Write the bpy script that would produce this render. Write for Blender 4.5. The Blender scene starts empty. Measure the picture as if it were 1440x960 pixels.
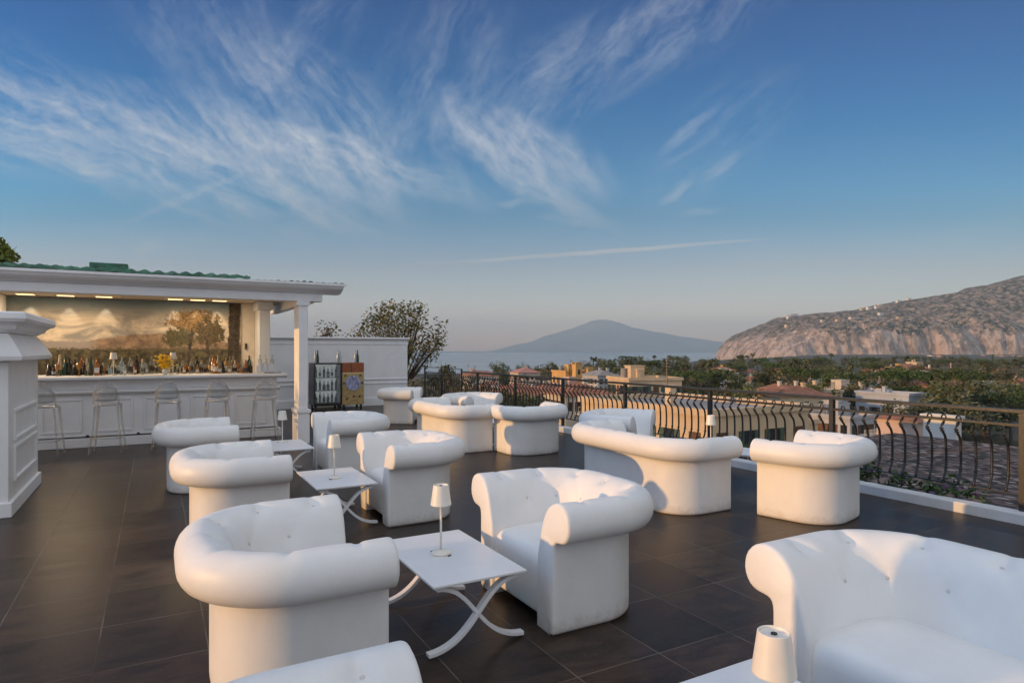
import bpy, bmesh, math, random
from mathutils import Vector, Matrix, noise
R = math.radians
rnd = random.Random(7)
sc = bpy.context.scene
COL = sc.collection

# ------------------------------------------------------------------ camera, sky, sun, exposure
F_PX = 905.0; HOR = 492.0; CAMH = 1.6
cam_d = bpy.data.cameras.new('camera'); cam = bpy.data.objects.new('camera', cam_d); COL.objects.link(cam)
cam.location = (0, 0, CAMH); cam.rotation_euler = (R(90), 0, 0)
cam_d.sensor_width = 36; cam_d.lens = 36*F_PX/1440; cam_d.shift_y = (HOR-480)/1440
cam_d.clip_start = .05; cam_d.clip_end = 200000
sc.camera = cam

SUN_A, SUN_E = R(20), R(7.5)             # the sun stands behind the left shoulder
sun_from = Vector((-math.cos(SUN_A)*math.cos(SUN_E), -math.sin(SUN_A)*math.cos(SUN_E), math.sin(SUN_E)))
sd = bpy.data.lights.new('sun', 'SUN'); so = bpy.data.objects.new('sun', sd); COL.objects.link(so)
sd.energy = 2.4; sd.angle = R(.6); sd.color = (1, .55, .20)
so.rotation_euler = sun_from.to_track_quat('Z', 'Y').to_euler()

world = bpy.data.worlds.new('World'); sc.world = world; world.use_nodes = True
class NT:
    """small node-tree writer"""
    def __init__(s, tree): s.t = tree; s.t.nodes.clear()
    def n(s, typ, **kw):
        nd = s.t.nodes.new(typ)
        for k, v in kw.items(): setattr(nd, k, v)
        return nd
    def l(s, a, b): s.t.links.new(a, b)
    def put(s, sock, v):
        if isinstance(v, bpy.types.NodeSocket): s.l(v, sock)
        else:
            if sock.type == 'RGBA' and len(v) == 3: v = (*v, 1)
            sock.default_value = v
    def m(s, op, a, b=None, c=None, clamp=False):
        nd = s.n('ShaderNodeMath', operation=op, use_clamp=clamp)
        s.put(nd.inputs[0], a)
        if b is not None: s.put(nd.inputs[1], b)
        if c is not None: s.put(nd.inputs[2], c)
        return nd.outputs[0]
    def mix(s, f, a, b, blend='MIX'):
        nd = s.n('ShaderNodeMix', data_type='RGBA', blend_type=blend)
        s.put(nd.inputs[0], f); s.put(nd.inputs[6], a); s.put(nd.inputs[7], b)
        return nd.outputs[2]
    def ramp(s, f, stops, interp='LINEAR'):
        nd = s.n('ShaderNodeValToRGB'); cr = nd.color_ramp; cr.interpolation = interp
        while len(cr.elements) < len(stops): cr.elements.new(.5)
        for e, (p, c) in zip(cr.elements, stops):
            e.position = p; e.color = (*c, 1) if len(c) == 3 else c
        s.put(nd.inputs[0], f); return nd.outputs[0]
    def noise(s, vec, scale, detail=4, rough=.55, dist=0, color=False):
        nd = s.n('ShaderNodeTexNoise')
        if vec is not None: s.l(vec, nd.inputs['Vector'])
        s.put(nd.inputs['Scale'], scale); nd.inputs['Detail'].default_value = detail
        nd.inputs['Roughness'].default_value = rough; nd.inputs['Distortion'].default_value = dist
        return nd.outputs[1] if color else nd.outputs[0]
    def comb(s, x, y, z=0.0):
        nd = s.n('ShaderNodeCombineXYZ')
        for i, v in enumerate((x, y, z)): s.put(nd.inputs[i], v)
        return nd.outputs[0]
    def sep(s, v):
        nd = s.n('ShaderNodeSeparateXYZ'); s.l(v, nd.inputs[0]); return nd.outputs
    def smooth(s, x, lo, hi):
        nd = s.n('ShaderNodeMapRange', interpolation_type='SMOOTHSTEP')
        s.put(nd.inputs[0], x); nd.inputs[1].default_value = lo; nd.inputs[2].default_value = hi
        return nd.outputs[0]
    def bump(s, h, strength, dist=.01):
        nd = s.n('ShaderNodeBump'); s.put(nd.inputs['Strength'], strength); nd.inputs['Distance'].default_value = dist
        s.put(nd.inputs['Height'], h); return nd.outputs[0]

CLOUD_LO, CLOUD_HI = (1.75,1.6,1.5), (2.0,2.15,2.4)
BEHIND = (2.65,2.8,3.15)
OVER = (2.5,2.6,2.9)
def build_world():
    w = NT(world.node_tree)
    out = w.n('ShaderNodeOutputWorld'); bg = w.n('ShaderNodeBackground'); bg.inputs[1].default_value = .12
    sky = w.n('ShaderNodeTexSky', sky_type='NISHITA', sun_disc=False)
    sky.sun_elevation = SUN_E; sky.sun_rotation = math.atan2(sun_from.x, sun_from.y)
    sky.altitude = 60; sky.air_density = 1.0; sky.dust_density = .6; sky.ozone_density = 2.2
    hs = w.n('ShaderNodeHueSaturation'); hs.inputs['Saturation'].default_value = 1.25
    w.l(sky.outputs[0], hs.inputs['Color'])
    geo = w.n('ShaderNodeTexCoord'); x, y, z = w.sep(geo.outputs['Generated'])
    ay = w.m('MAXIMUM', w.m('ABSOLUTE', y), .05)
    a = w.m('DIVIDE', x, ay); b = w.m('DIVIDE', z, ay)
    # wobble the coordinates so that the cloud edges are never straight
    vec = w.comb(a, b); wob = w.noise(vec, 4, 6, .6, color=True); grain = w.noise(vec, 55, 6, .7); wx, wy, _ = w.sep(wob)
    def px(v): return (v-720)/905
    def py(v): return (492-v)/905
    total = None
    def blob(cx, cy, ang, lx, ly, sang, dens, sl=3.5, sw=16, lo=.38, hi=.8, wobk=.085, seed=0):
        """soft ellipse (centre in sky coordinates, long axis at ang) filled with streaks along sang"""
        nonlocal total
        aa = w.m('ADD', w.m('SUBTRACT', a, px(cx)), w.m('MULTIPLY', w.m('SUBTRACT', wx, .5), wobk))
        bb = w.m('ADD', w.m('SUBTRACT', b, py(cy)), w.m('MULTIPLY', w.m('SUBTRACT', wy, .5), wobk))
        def rot(t):
            c, s_ = math.cos(t), math.sin(t)
            return (w.m('ADD', w.m('MULTIPLY', aa, c), w.m('MULTIPLY', bb, s_)),
                    w.m('SUBTRACT', w.m('MULTIPLY', bb, c), w.m('MULTIPLY', aa, s_)))
        ex, ey = rot(R(ang)); qx = w.m('DIVIDE', ex, lx/905); qy = w.m('DIVIDE', ey, ly/905)
        rr = w.m('ADD', w.m('MULTIPLY', qx, qx), w.m('MULTIPLY', qy, qy))
        mask = w.smooth(rr, 1.15, 0.0)
        sx, sy = rot(R(sang))
        st = w.noise(w.comb(w.m('MULTIPLY', sx, sl), w.m('MULTIPLY', sy, sw), seed*3.7), 1.0, 9, .70, .22)
        st = w.m('ADD', st, w.m('MULTIPLY', w.m('SUBTRACT', grain, .5), .16)); st = w.smooth(st, lo, hi+.06)
        v = w.m('MULTIPLY', w.m('MULTIPLY', mask, st), dens)
        total = v if total is None else w.m('ADD', total, v)
    # the fan of cirrus: a broad veil first, then bands of streaks, tufts and trails
    blob(120, 200, -16, 520, 75, -22, .92, 5, 30, lo=.30, hi=.72, seed=1)
    blob(60, 150, -36, 260, 80, -38, .60, 5, 30, seed=2)
    blob(330, 205, -20, 260, 60, -48, .75, 6, 26, lo=.32, hi=.75, seed=3)
    blob(430, 170, -40, 230, 110, -52, .70, 6, 24, lo=.34, hi=.78, seed=4)
    blob(300, 60, -62, 230, 130, -60, .34, 5, 20, seed=5)
    blob(430, 60, 50, 130, 60, 52, .36, 6, 24, seed=20)
    blob(500, 232, -16, 220, 34, -24, .70, 6, 30, lo=.3, hi=.7, seed=6)
    blob(610, 140, 60, 190, 110, 66, .42, 6, 22, seed=7)
    blob(650, 210, -68, 110, 45, -66, .50, 7, 24, lo=.32, seed=21)
    blob(740, 215, -24, 150, 62, -52, .95, 7, 24, lo=.28, hi=.72, seed=8)
    blob(760, 275, -24, 130, 20, -22, .55, 6, 30, lo=.3, hi=.7, seed=22)
    blob(870, 65, 24, 300, 70, 44, .55, 6, 24, lo=.34, hi=.78, seed=9)
    blob(780, 140, 45, 160, 60, 60, .38, 6, 22, seed=23)
    blob(1010, 190, 38, 170, 75, 38, .30, 6, 28, seed=10)
    blob(960, 185, 38, 55, 10, 38, .55, 6, 40, lo=.25, seed=11)
    blob(955, 272, 30, 34, 12, 30, .5, 8, 30, lo=.25, seed=12)
    blob(1010, 240, 40, 40, 12, 40, .4, 8, 30, lo=.25, seed=24)
    blob(985, 302, 0, 28, 7, 0, .45, 8, 30, lo=.2, seed=13)
    blob(725, 287, -6, 30, 6, -6, .5, 8, 30, lo=.2, seed=25)
    blob(790, 312, -8, 40, 7, -10, .35, 8, 30, lo=.2, seed=26)
    blob(262, 276, 22, 120, 6, 20, .42, 5, 22, lo=.2, hi=.7, wobk=.075, seed=14)
    blob(840, 354, 4.2, 270, 3.8, 4, .85, 5, 14, lo=.0, hi=.55, wobk=.010, seed=15)
    blob(1000, 385, 8, 450, 34, 6, .34, 3, 34, seed=16)
    blob(520, 378, 8, 260, 30, 12, .42, 4, 34, seed=17)
    blob(110, 345, 2, 300, 40, 2, .42, 3, 30, seed=18)
    blob(208, 346, 10, 22, 10, 0, .5, 8, 24, lo=.2, seed=19)
    blob(1420, 305, 14, 150, 22, 12, .26, 4, 30, seed=27)
    cl = w.m('MULTIPLY', total, .85, clamp=True)
    warm = w.mix(w.smooth(b, .0, .35), CLOUD_LO, CLOUD_HI)
    # the air near the horizon is paler; the zenith away from the sun is a deep blue
    tint = w.ramp(w.m('MULTIPLY', b, 1.4, clamp=True), [(0, (2.15,1.30,1.48)), (.07, (1.60,1.0,1.15)), (.13, (1.05,.72,.77)), (.18, (.84,.58,.63)), (.29, (.36,.49,.58)), (.36, (.26,.51,.63)), (.52, (.045,.40,.60)), (.78, (.0,.265,.505))])
    # sky behind us set to a flat bright tone to lift the shaded sides
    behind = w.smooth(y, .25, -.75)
    over = w.smooth(z, .50, .80)                       # brightness added overhead, out of view, to lift the shade
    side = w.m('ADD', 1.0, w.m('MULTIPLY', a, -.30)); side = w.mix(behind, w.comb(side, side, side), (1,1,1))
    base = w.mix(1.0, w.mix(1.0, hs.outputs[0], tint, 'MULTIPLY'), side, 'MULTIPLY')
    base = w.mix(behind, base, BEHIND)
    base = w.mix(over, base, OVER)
    col = w.mix(cl, base, warm)
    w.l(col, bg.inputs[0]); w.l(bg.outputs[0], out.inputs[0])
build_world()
sc.view_settings.view_transform = 'Standard'; sc.view_settings.look = 'None'
sc.view_settings.exposure = 1.3; sc.view_settings.gamma = 1; sc.view_settings.use_curve_mapping = False
sc.render.engine = 'CYCLES'
sc.cycles.use_denoising = True; sc.cycles.max_bounces = 7; sc.cycles.transparent_max_bounces = 16
sc.cycles.volume_bounces = 0; sc.cycles.sample_clamp_indirect = 6

# ------------------------------------------------------------------ helpers
TH = R(29); CU, SU = math.cos(TH), math.sin(TH)
def W(u, n, z=0.0): return Vector((u*CU-n*SU, u*SU+n*CU, z))       # terrace grid -> world
def G(px, py, z=0.0):                                              # where a sight line meets the height z
    d = F_PX*(CAMH-z)/(py-HOR); return Vector(((px-720)/F_PX*d, d, z))
def at(px, d, z=0.0): return Vector(((px-720)/F_PX*d, d, z))
def zat(py, d): return CAMH-(py-HOR)*d/F_PX

class MB:
    def __init__(s): s.v = []; s.f = []
    def add(s, vs, fs):
        o = len(s.v); s.v += [tuple(p) for p in vs]; s.f += [tuple(i+o for i in f) for f in fs]
    def box(s, x0, x1, y0, y1, z0, z1, M=None):
        vs = [Vector(p) for p in ((x0,y0,z0),(x1,y0,z0),(x1,y1,z0),(x0,y1,z0),(x0,y0,z1),(x1,y0,z1),(x1,y1,z1),(x0,y1,z1))]
        if M is not None: vs = [M @ p for p in vs]
        s.add(vs, [(0,3,2,1),(4,5,6,7),(0,1,5,4),(1,2,6,5),(2,3,7,6),(3,0,4,7)]); return s
    def lathe(s, prof, seg=20, c=(0,0,0)):
        vs = [(c[0]+r*math.cos(2*math.pi*i/seg), c[1]+r*math.sin(2*math.pi*i/seg), c[2]+z) for r, z in prof for i in range(seg)]
        fs = [(j*seg+i, j*seg+(i+1)%seg, (j+1)*seg+(i+1)%seg, (j+1)*seg+i) for j in range(len(prof)-1) for i in range(seg)]
        k = len(prof)-1
        fs += [tuple(range(seg-1, -1, -1)), tuple(k*seg+i for i in range(seg))]
        s.add(vs, fs); return s
    def tube(s, pts, r, seg=8, flat=None):
        """round tube through pts; r a number or list; flat=(w,h,upvector) gives a rectangular bar"""
        pts = [Vector(p) for p in pts]; n = len(pts); vs = []
        for i, p in enumerate(pts):
            t = (pts[min(i+1,n-1)]-pts[max(i-1,0)]).normalized()
            if flat:
                side = t.cross(Vector(flat[2])).normalized(); up = side.cross(t).normalized()
                w_, h_ = flat[0]/2, flat[1]/2
                vs += [p+side*w_*a+up*h_*b for a, b in ((-1,-1),(1,-1),(1,1),(-1,1))]
            else:
                a = Vector((0,0,1)) if abs(t.z) < .9 else Vector((1,0,0))
                x = t.cross(a).normalized(); y = t.cross(x).normalized(); rr = r[i] if isinstance(r, (list,tuple)) else r
                vs += [p+(x*math.cos(2*math.pi*k/seg)+y*math.sin(2*math.pi*k/seg))*rr for k in range(seg)]
        g = 4 if flat else seg
        fs = [(j*g+i, j*g+(i+1)%g, (j+1)*g+(i+1)%g, (j+1)*g+i) for j in range(n-1) for i in range(g)]
        fs += [tuple(range(g-1,-1,-1)), tuple((n-1)*g+i for i in range(g))]
        s.add(vs, fs); return s
    def prism(s, poly, axis, a, b):
        """closed polygon of 2-D points extruded along axis ('x': poly=(y,z), 'y': poly=(x,z), 'z': poly=(x,y))"""
        def P(p, t): return (t,p[0],p[1]) if axis == 'x' else (p[0],t,p[1]) if axis == 'y' else (p[0],p[1],t)
        n = len(poly); vs = [P(p,a) for p in poly]+[P(p,b) for p in poly]
        s.add(vs, [tuple(range(n-1,-1,-1)), tuple(range(n,2*n))]+[(i,(i+1)%n,n+(i+1)%n,n+i) for i in range(n)]); return s
    def build(s, name, mat, parent=None, smooth=False, bevel=0, auto=None):
        me = bpy.data.meshes.new(name); me.from_pydata(s.v, [], s.f); me.update()
        bm = bmesh.new(); bm.from_mesh(me); bmesh.ops.recalc_face_normals(bm, faces=bm.faces); bm.to_mesh(me); bm.free()
        if smooth: me.polygons.foreach_set('use_smooth', [True]*len(me.polygons))
        o = bpy.data.objects.new(name, me); COL.objects.link(o)
        if mat: me.materials.append(mat)
        if bevel:
            b = o.modifiers.new('bevel', 'BEVEL'); b.width = bevel; b.segments = 2; b.limit_method = 'ANGLE'; b.angle_limit = R(40)
        if auto: me.set_sharp_from_angle(angle=R(auto))
        if parent: o.parent = parent
        return o
def tag(o, label, cat=None, group=None, kind=None):
    if label: o['label'] = label
    if cat: o['category'] = cat
    if group: o['group'] = group
    if kind: o['kind'] = kind
    return o
def empty(name, loc=(0,0,0), rz=0.0):
    o = bpy.data.objects.new(name, None); COL.objects.link(o); o.location = loc; o.rotation_euler = (0,0,rz); o.empty_display_size = .1
    return o
def copy_tree(o, parent=None):
    c = o.copy(); COL.objects.link(c)
    if parent: c.parent = parent
    for ch in list(o.children): copy_tree(ch, c)
    return c

MATS = {}
def pbr(name, base, rough=.5, var=.12, vscale=6, bump=0, bscale=60, spec=.5, metal=0, coord='Object', dirt=None):
    if name in MATS: return MATS[name]
    m = bpy.data.materials.new(name); m.use_nodes = True; t = NT(m.node_tree)
    out = t.n('ShaderNodeOutputMaterial'); p = t.n('ShaderNodeBsdfPrincipled'); t.l(p.outputs[0], out.inputs[0])
    tc = t.n('ShaderNodeTexCoord').outputs[coord]
    ns = t.noise(tc, vscale, 5, .6)
    c0 = tuple(c*(1-var) for c in base); c1 = tuple(min(1,c*(1+var)) for c in base)
    col = t.mix(t.smooth(ns, .3, .7), c0, c1)
    if dirt:
        dn = t.smooth(t.noise(tc, vscale*.37, 6, .68), .55, .8); col = t.mix(t.m('MULTIPLY', dn, dirt[1]), col, dirt[0])
    t.l(col, p.inputs['Base Color'])
    t.put(p.inputs['Roughness'], t.m('ADD', t.m('MULTIPLY', ns, .12), rough-.06))
    p.inputs['Metallic'].default_value = metal; p.inputs['Specular IOR Level'].default_value = spec
    if bump: t.l(t.bump(t.noise(tc, bscale, 4, .6), bump, .004), p.inputs['Normal'])
    MATS[name] = m; return m
def clear(name, tint=(.92,.95,.96), amt=.8, rough=.05):
    """thin clear plastic or glass: mostly see-through with a fresnel shine"""
    m = bpy.data.materials.new(name); m.use_nodes = True; t = NT(m.node_tree)
    out = t.n('ShaderNodeOutputMaterial'); tr = t.n('ShaderNodeBsdfTransparent'); gl = t.n('ShaderNodeBsdfPrincipled')
    t.put(tr.inputs[0], tint); t.put(gl.inputs['Base Color'], tuple(c*.55 for c in tint)); gl.inputs['Roughness'].default_value = rough
    lw = t.n('ShaderNodeLayerWeight'); lw.inputs[0].default_value = .35
    nz = t.noise(t.n('ShaderNodeTexCoord').outputs['Object'], 9, 3)
    f = t.m('ADD', t.m('MULTIPLY', lw.outputs['Facing'], amt), t.m('MULTIPLY', nz, 1-amt), clamp=True)
    mx = t.n('ShaderNodeMixShader'); t.l(f, mx.inputs[0]); t.l(tr.outputs[0], mx.inputs[1]); t.l(gl.outputs[0], mx.inputs[2]); t.l(mx.outputs[0], out.inputs[0])
    return m
def glow(name, col, strength):
    m = bpy.data.materials.new(name); m.use_nodes = True; t = NT(m.node_tree)
    out = t.n('ShaderNodeOutputMaterial'); e = t.n('ShaderNodeEmission'); t.put(e.inputs[0], col); e.inputs[1].default_value = strength
    t.l(e.outputs[0], out.inputs[0]); return m
def leafmat(name, c0, c1, c2=None, scale=1.2):
    m = bpy.data.materials.new(name); m.use_nodes = True; t = NT(m.node_tree)
    out = t.n('ShaderNodeOutputMaterial'); p = t.n('ShaderNodeBsdfPrincipled'); t.l(p.outputs[0], out.inputs[0])
    g = t.n('ShaderNodeNewGeometry'); tc = t.n('ShaderNodeTexCoord').outputs['Object']
    oi = t.n('ShaderNodeObjectInfo')
    f = t.m('ADD', t.m('MULTIPLY', g.outputs['Random Per Island'], .6), t.m('MULTIPLY', t.noise(tc, scale, 3), .4))
    col = t.mix(f, c0, c1)
    if c2: col = t.mix(t.m('GREATER_THAN', g.outputs['Random Per Island'], .86), col, c2)
    hs = t.n('ShaderNodeHueSaturation'); t.put(hs.inputs['Value'], t.m('ADD', t.m('MULTIPLY', oi.outputs['Random'], .6), .7))
    t.put(hs.inputs['Hue'], t.m('ADD', t.m('MULTIPLY', oi.outputs['Random'], .04), .48)); t.l(col, hs.inputs['Color'])
    t.l(hs.outputs[0], p.inputs['Base Color']); p.inputs['Roughness'].default_value = .65; p.inputs['Specular IOR Level'].default_value = .25
    return m

def plastic():
    m = bpy.data.materials.new('moulded_white_plastic'); m.use_nodes = True; t = NT(m.node_tree)
    out = t.n('ShaderNodeOutputMaterial'); p = t.n('ShaderNodeBsdfPrincipled'); t.l(p.outputs[0], out.inputs[0])
    tc = t.n('ShaderNodeTexCoord').outputs['Object']; x, y, z = t.sep(tc); oi = t.n('ShaderNodeObjectInfo')
    off = t.n('ShaderNodeVectorMath', operation='ADD'); t.l(tc, off.inputs[0]); t.l(t.comb(t.m('MULTIPLY', oi.outputs['Random'], 40), t.m('MULTIPLY', oi.outputs['Random'], 23)), off.inputs[1]); v = off.outputs[0]
    n1 = t.noise(v, 4, 5, .6); n2 = t.noise(v, 17, 6, .7); n3 = t.noise(v, 1.7, 6, .7)
    col = t.mix(t.smooth(n1, .3, .7), (.775,.775,.765), (.82,.82,.81))
    col = t.mix(t.m('MULTIPLY', t.smooth(n3, .52, .78), .30), col, (.66,.63,.58))
    scuff = t.m('MULTIPLY', t.smooth(t.m('ADD', z, t.m('MULTIPLY', t.m('SUBTRACT', n2, .5), .22)), .11, .0), .5)
    col = t.mix(scuff, col, (.46,.42,.37))
    mp = t.n('ShaderNodeMapping'); t.l(v, mp.inputs[0]); mp.inputs['Scale'].default_value = (9,9,.9)
    drip = t.m('MULTIPLY', t.smooth(t.noise(mp.outputs[0], 1.6, 5, .7), .60, .80), .16); col = t.mix(drip, col, (.55,.51,.45))
    t.l(col, p.inputs['Base Color']); t.put(p.inputs['Roughness'], t.m('ADD', .36, t.m('MULTIPLY', n2, .18))); p.inputs['Specular IOR Level'].default_value = .4
    h = t.m('ADD', t.m('MULTIPLY', t.noise(v, 7, 4, .6), 1.0), t.m('MULTIPLY', t.noise(v, 160, 3, .6), .12))
    t.l(t.bump(h, .30, .010), p.inputs['Normal']); return m
M_PLASTIC = plastic()
M_WHITE = pbr('white_paint', (.83,.84,.85), .55, .035, 3, .15, 40, dirt=((.62,.61,.58), .35))
M_TABLE = pbr('white_powder_coat', (.76,.77,.78), .35, .03, 4, .05, 250)
M_LAMP = pbr('cream_lamp_metal', (.80,.76,.68), .38, .03, 8)
M_IRON = pbr('wrought_iron', (.018,.017,.016), .38, .3, 20, .3, 90, .6)
M_DARK = pbr('dark_parts_and_shade', (.03,.03,.03), .8)  # near-black for small parts, also standing in for shade in gaps
M_BLACK = pbr('black_metal', (.02,.02,.022), .35)
M_KERB = pbr('kerb_paint', (.68,.69,.70), .7, .06, 4, .3, 30, dirt=((.42,.40,.37), .5))

# ------------------------------------------------------------------ terrace floor
def floor_mat():
    m = bpy.data.materials.new('slate_tiles'); m.use_nodes = True; t = NT(m.node_tree)
    out = t.n('ShaderNodeOutputMaterial'); p = t.n('ShaderNodeBsdfPrincipled'); t.l(p.outputs[0], out.inputs[0])
    tc = t.n('ShaderNodeTexCoord').outputs['Object']; x, y, _ = t.sep(tc)
    ux = t.m('DIVIDE', t.m('SUBTRACT', x, .25), .52); ny = t.m('DIVIDE', t.m('SUBTRACT', y, .20), .60)
    fx = t.m('FRACT', ux); fy = t.m('FRACT', ny)
    ex = t.m('MULTIPLY', t.m('MINIMUM', fx, t.m('SUBTRACT', 1.0, fx)), .52)
    ey = t.m('MULTIPLY', t.m('MINIMUM', fy, t.m('SUBTRACT', 1.0, fy)), .60)
    edge = t.m('MINIMUM', ex, ey)
    grout = t.smooth(edge, .0042, .0022)
    wn = t.n('ShaderNodeTexWhiteNoise', noise_dimensions='2D'); t.l(t.comb(t.m('FLOOR', ux), t.m('FLOOR', ny)), wn.inputs['Vector'])
    cell = t.comb(t.m('ADD', x, t.m('MULTIPLY', wn.outputs[0], 40)), t.m('ADD', y, t.m('MULTIPLY', wn.outputs[0], 17)))
    mp = t.n('ShaderNodeMapping'); t.l(cell, mp.inputs[0]); mp.inputs['Scale'].default_value = (1, 2.6, 1)
    n1 = t.noise(mp.outputs[0], 3.2, 8, .66, .5); n2 = t.noise(cell, 34, 5, .7)
    col = t.mix(t.smooth(n1, .3, .72), (.014,.0098,.0078), (.056,.038,.028))
    col = t.mix(t.m('MULTIPLY', t.smooth(n2, .5, .8), .5), col, (.10,.082,.066))
    col = t.mix(1.0, col, t.ramp(wn.outputs[0], [(0,(.62,.62,.63)), (1,(1.4,1.3,1.2))]), 'MULTIPLY')
    dust = t.smooth(t.noise(tc, .7, 6, .6), .42, .75)
    col = t.mix(t.m('MULTIPLY', dust, .12), col, (.12,.105,.09))
    col = t.mix(t.m('MULTIPLY', grout, t.m('ADD', .05, t.m('MULTIPLY', t.smooth(t.noise(tc, 2.1, 4), .35, .65), .75))), col, (.17,.145,.12))
    t.l(col, p.inputs['Base Color'])
    t.put(p.inputs['Roughness'], t.m('ADD', .22, t.m('MULTIPLY', n1, .26)))
    p.inputs['Specular IOR Level'].default_value = .2
    h = t.m('SUBTRACT', t.m('MULTIPLY', n1, .6), t.m('MULTIPLY', grout, 1.2)); h = t.m('ADD', h, t.m('MULTIPLY', n2, .25))
    t.l(t.bump(h, .35, .004), p.inputs['Normal'])
    return m
U_EDGE = 6.93                                    # kerb line, parallel to the railing
o = MB().box(-14, U_EDGE, -8, 18.2, -.4, 0).build('terrace_floor', floor_mat()); o.rotation_euler.z = TH
tag(o, None, None, None, 'structure')
o = MB().box(U_EDGE+.003, U_EDGE+.17, -8, 18.2, -.4, .10).build('kerb', M_KERB, bevel=.012); o.rotation_euler.z = TH
tag(o, None, None, None, 'structure')
o = MB().box(U_EDGE+.173, U_EDGE+.62, -8, 18.2, -.6, -.02).build('planting_ledge', pbr('ledge_concrete', (.35,.31,.26), .85, .25, 4, .5, 30)); o.rotation_euler.z = TH
tag(o, None, None, None, 'structure')
o = MB().box(-13.9, U_EDGE+.55, -8, 18, -16, -.62).build('hotel_wall', pbr('hotel_render', (.6,.55,.47), .8)); o.rotation_euler.z = TH
tag(o, 'rendered hotel wall carrying the roof terrace', 'wall')
MB().box(-1.80,-1.34,1.86,2.36,0,2.0).build('added_shade_pillar', M_WHITE, o)  # unseen pillar added to shade the near sofa, no part of the wall

# ------------------------------------------------------------------ armchairs and sofas
SEC = [(-.05,0),(-.018,.0),(-.004,.012),(0,.035),(.0,.15),(.0,.30),(.0,.44),(.002,.495),(.018,.522),(.055,.530),(.098,.535),(.14,.556),(.168,.598),
       (.172,.648),(.152,.700),(.110,.735),(.055,.750),(0,.742),(-.045,.718),(-.085,.675),(-.115,.62),(-.138,.55),(-.158,.48),(-.172,.42),(-.178,.37),(-.18,.34)]
SEC = [(o*.88 if o > .01 else o, z) for o, z in SEC]
def catmull(P, sub):
    out = []
    for i in range(len(P)-1):
        p0, p1, p2, p3 = P[max(i-1,0)], P[i], P[i+1], P[min(i+2,len(P)-1)]
        for k in range(sub):
            t = k/sub
            out.append(tuple(.5*(2*b+(c-a)*t+(2*a-5*b+4*c-d)*t*t+(3*b-a-3*c+d)*t**3) for a, b, c, d in zip(p0,p1,p2,p3)))
    out.append(P[-1]); return out
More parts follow.
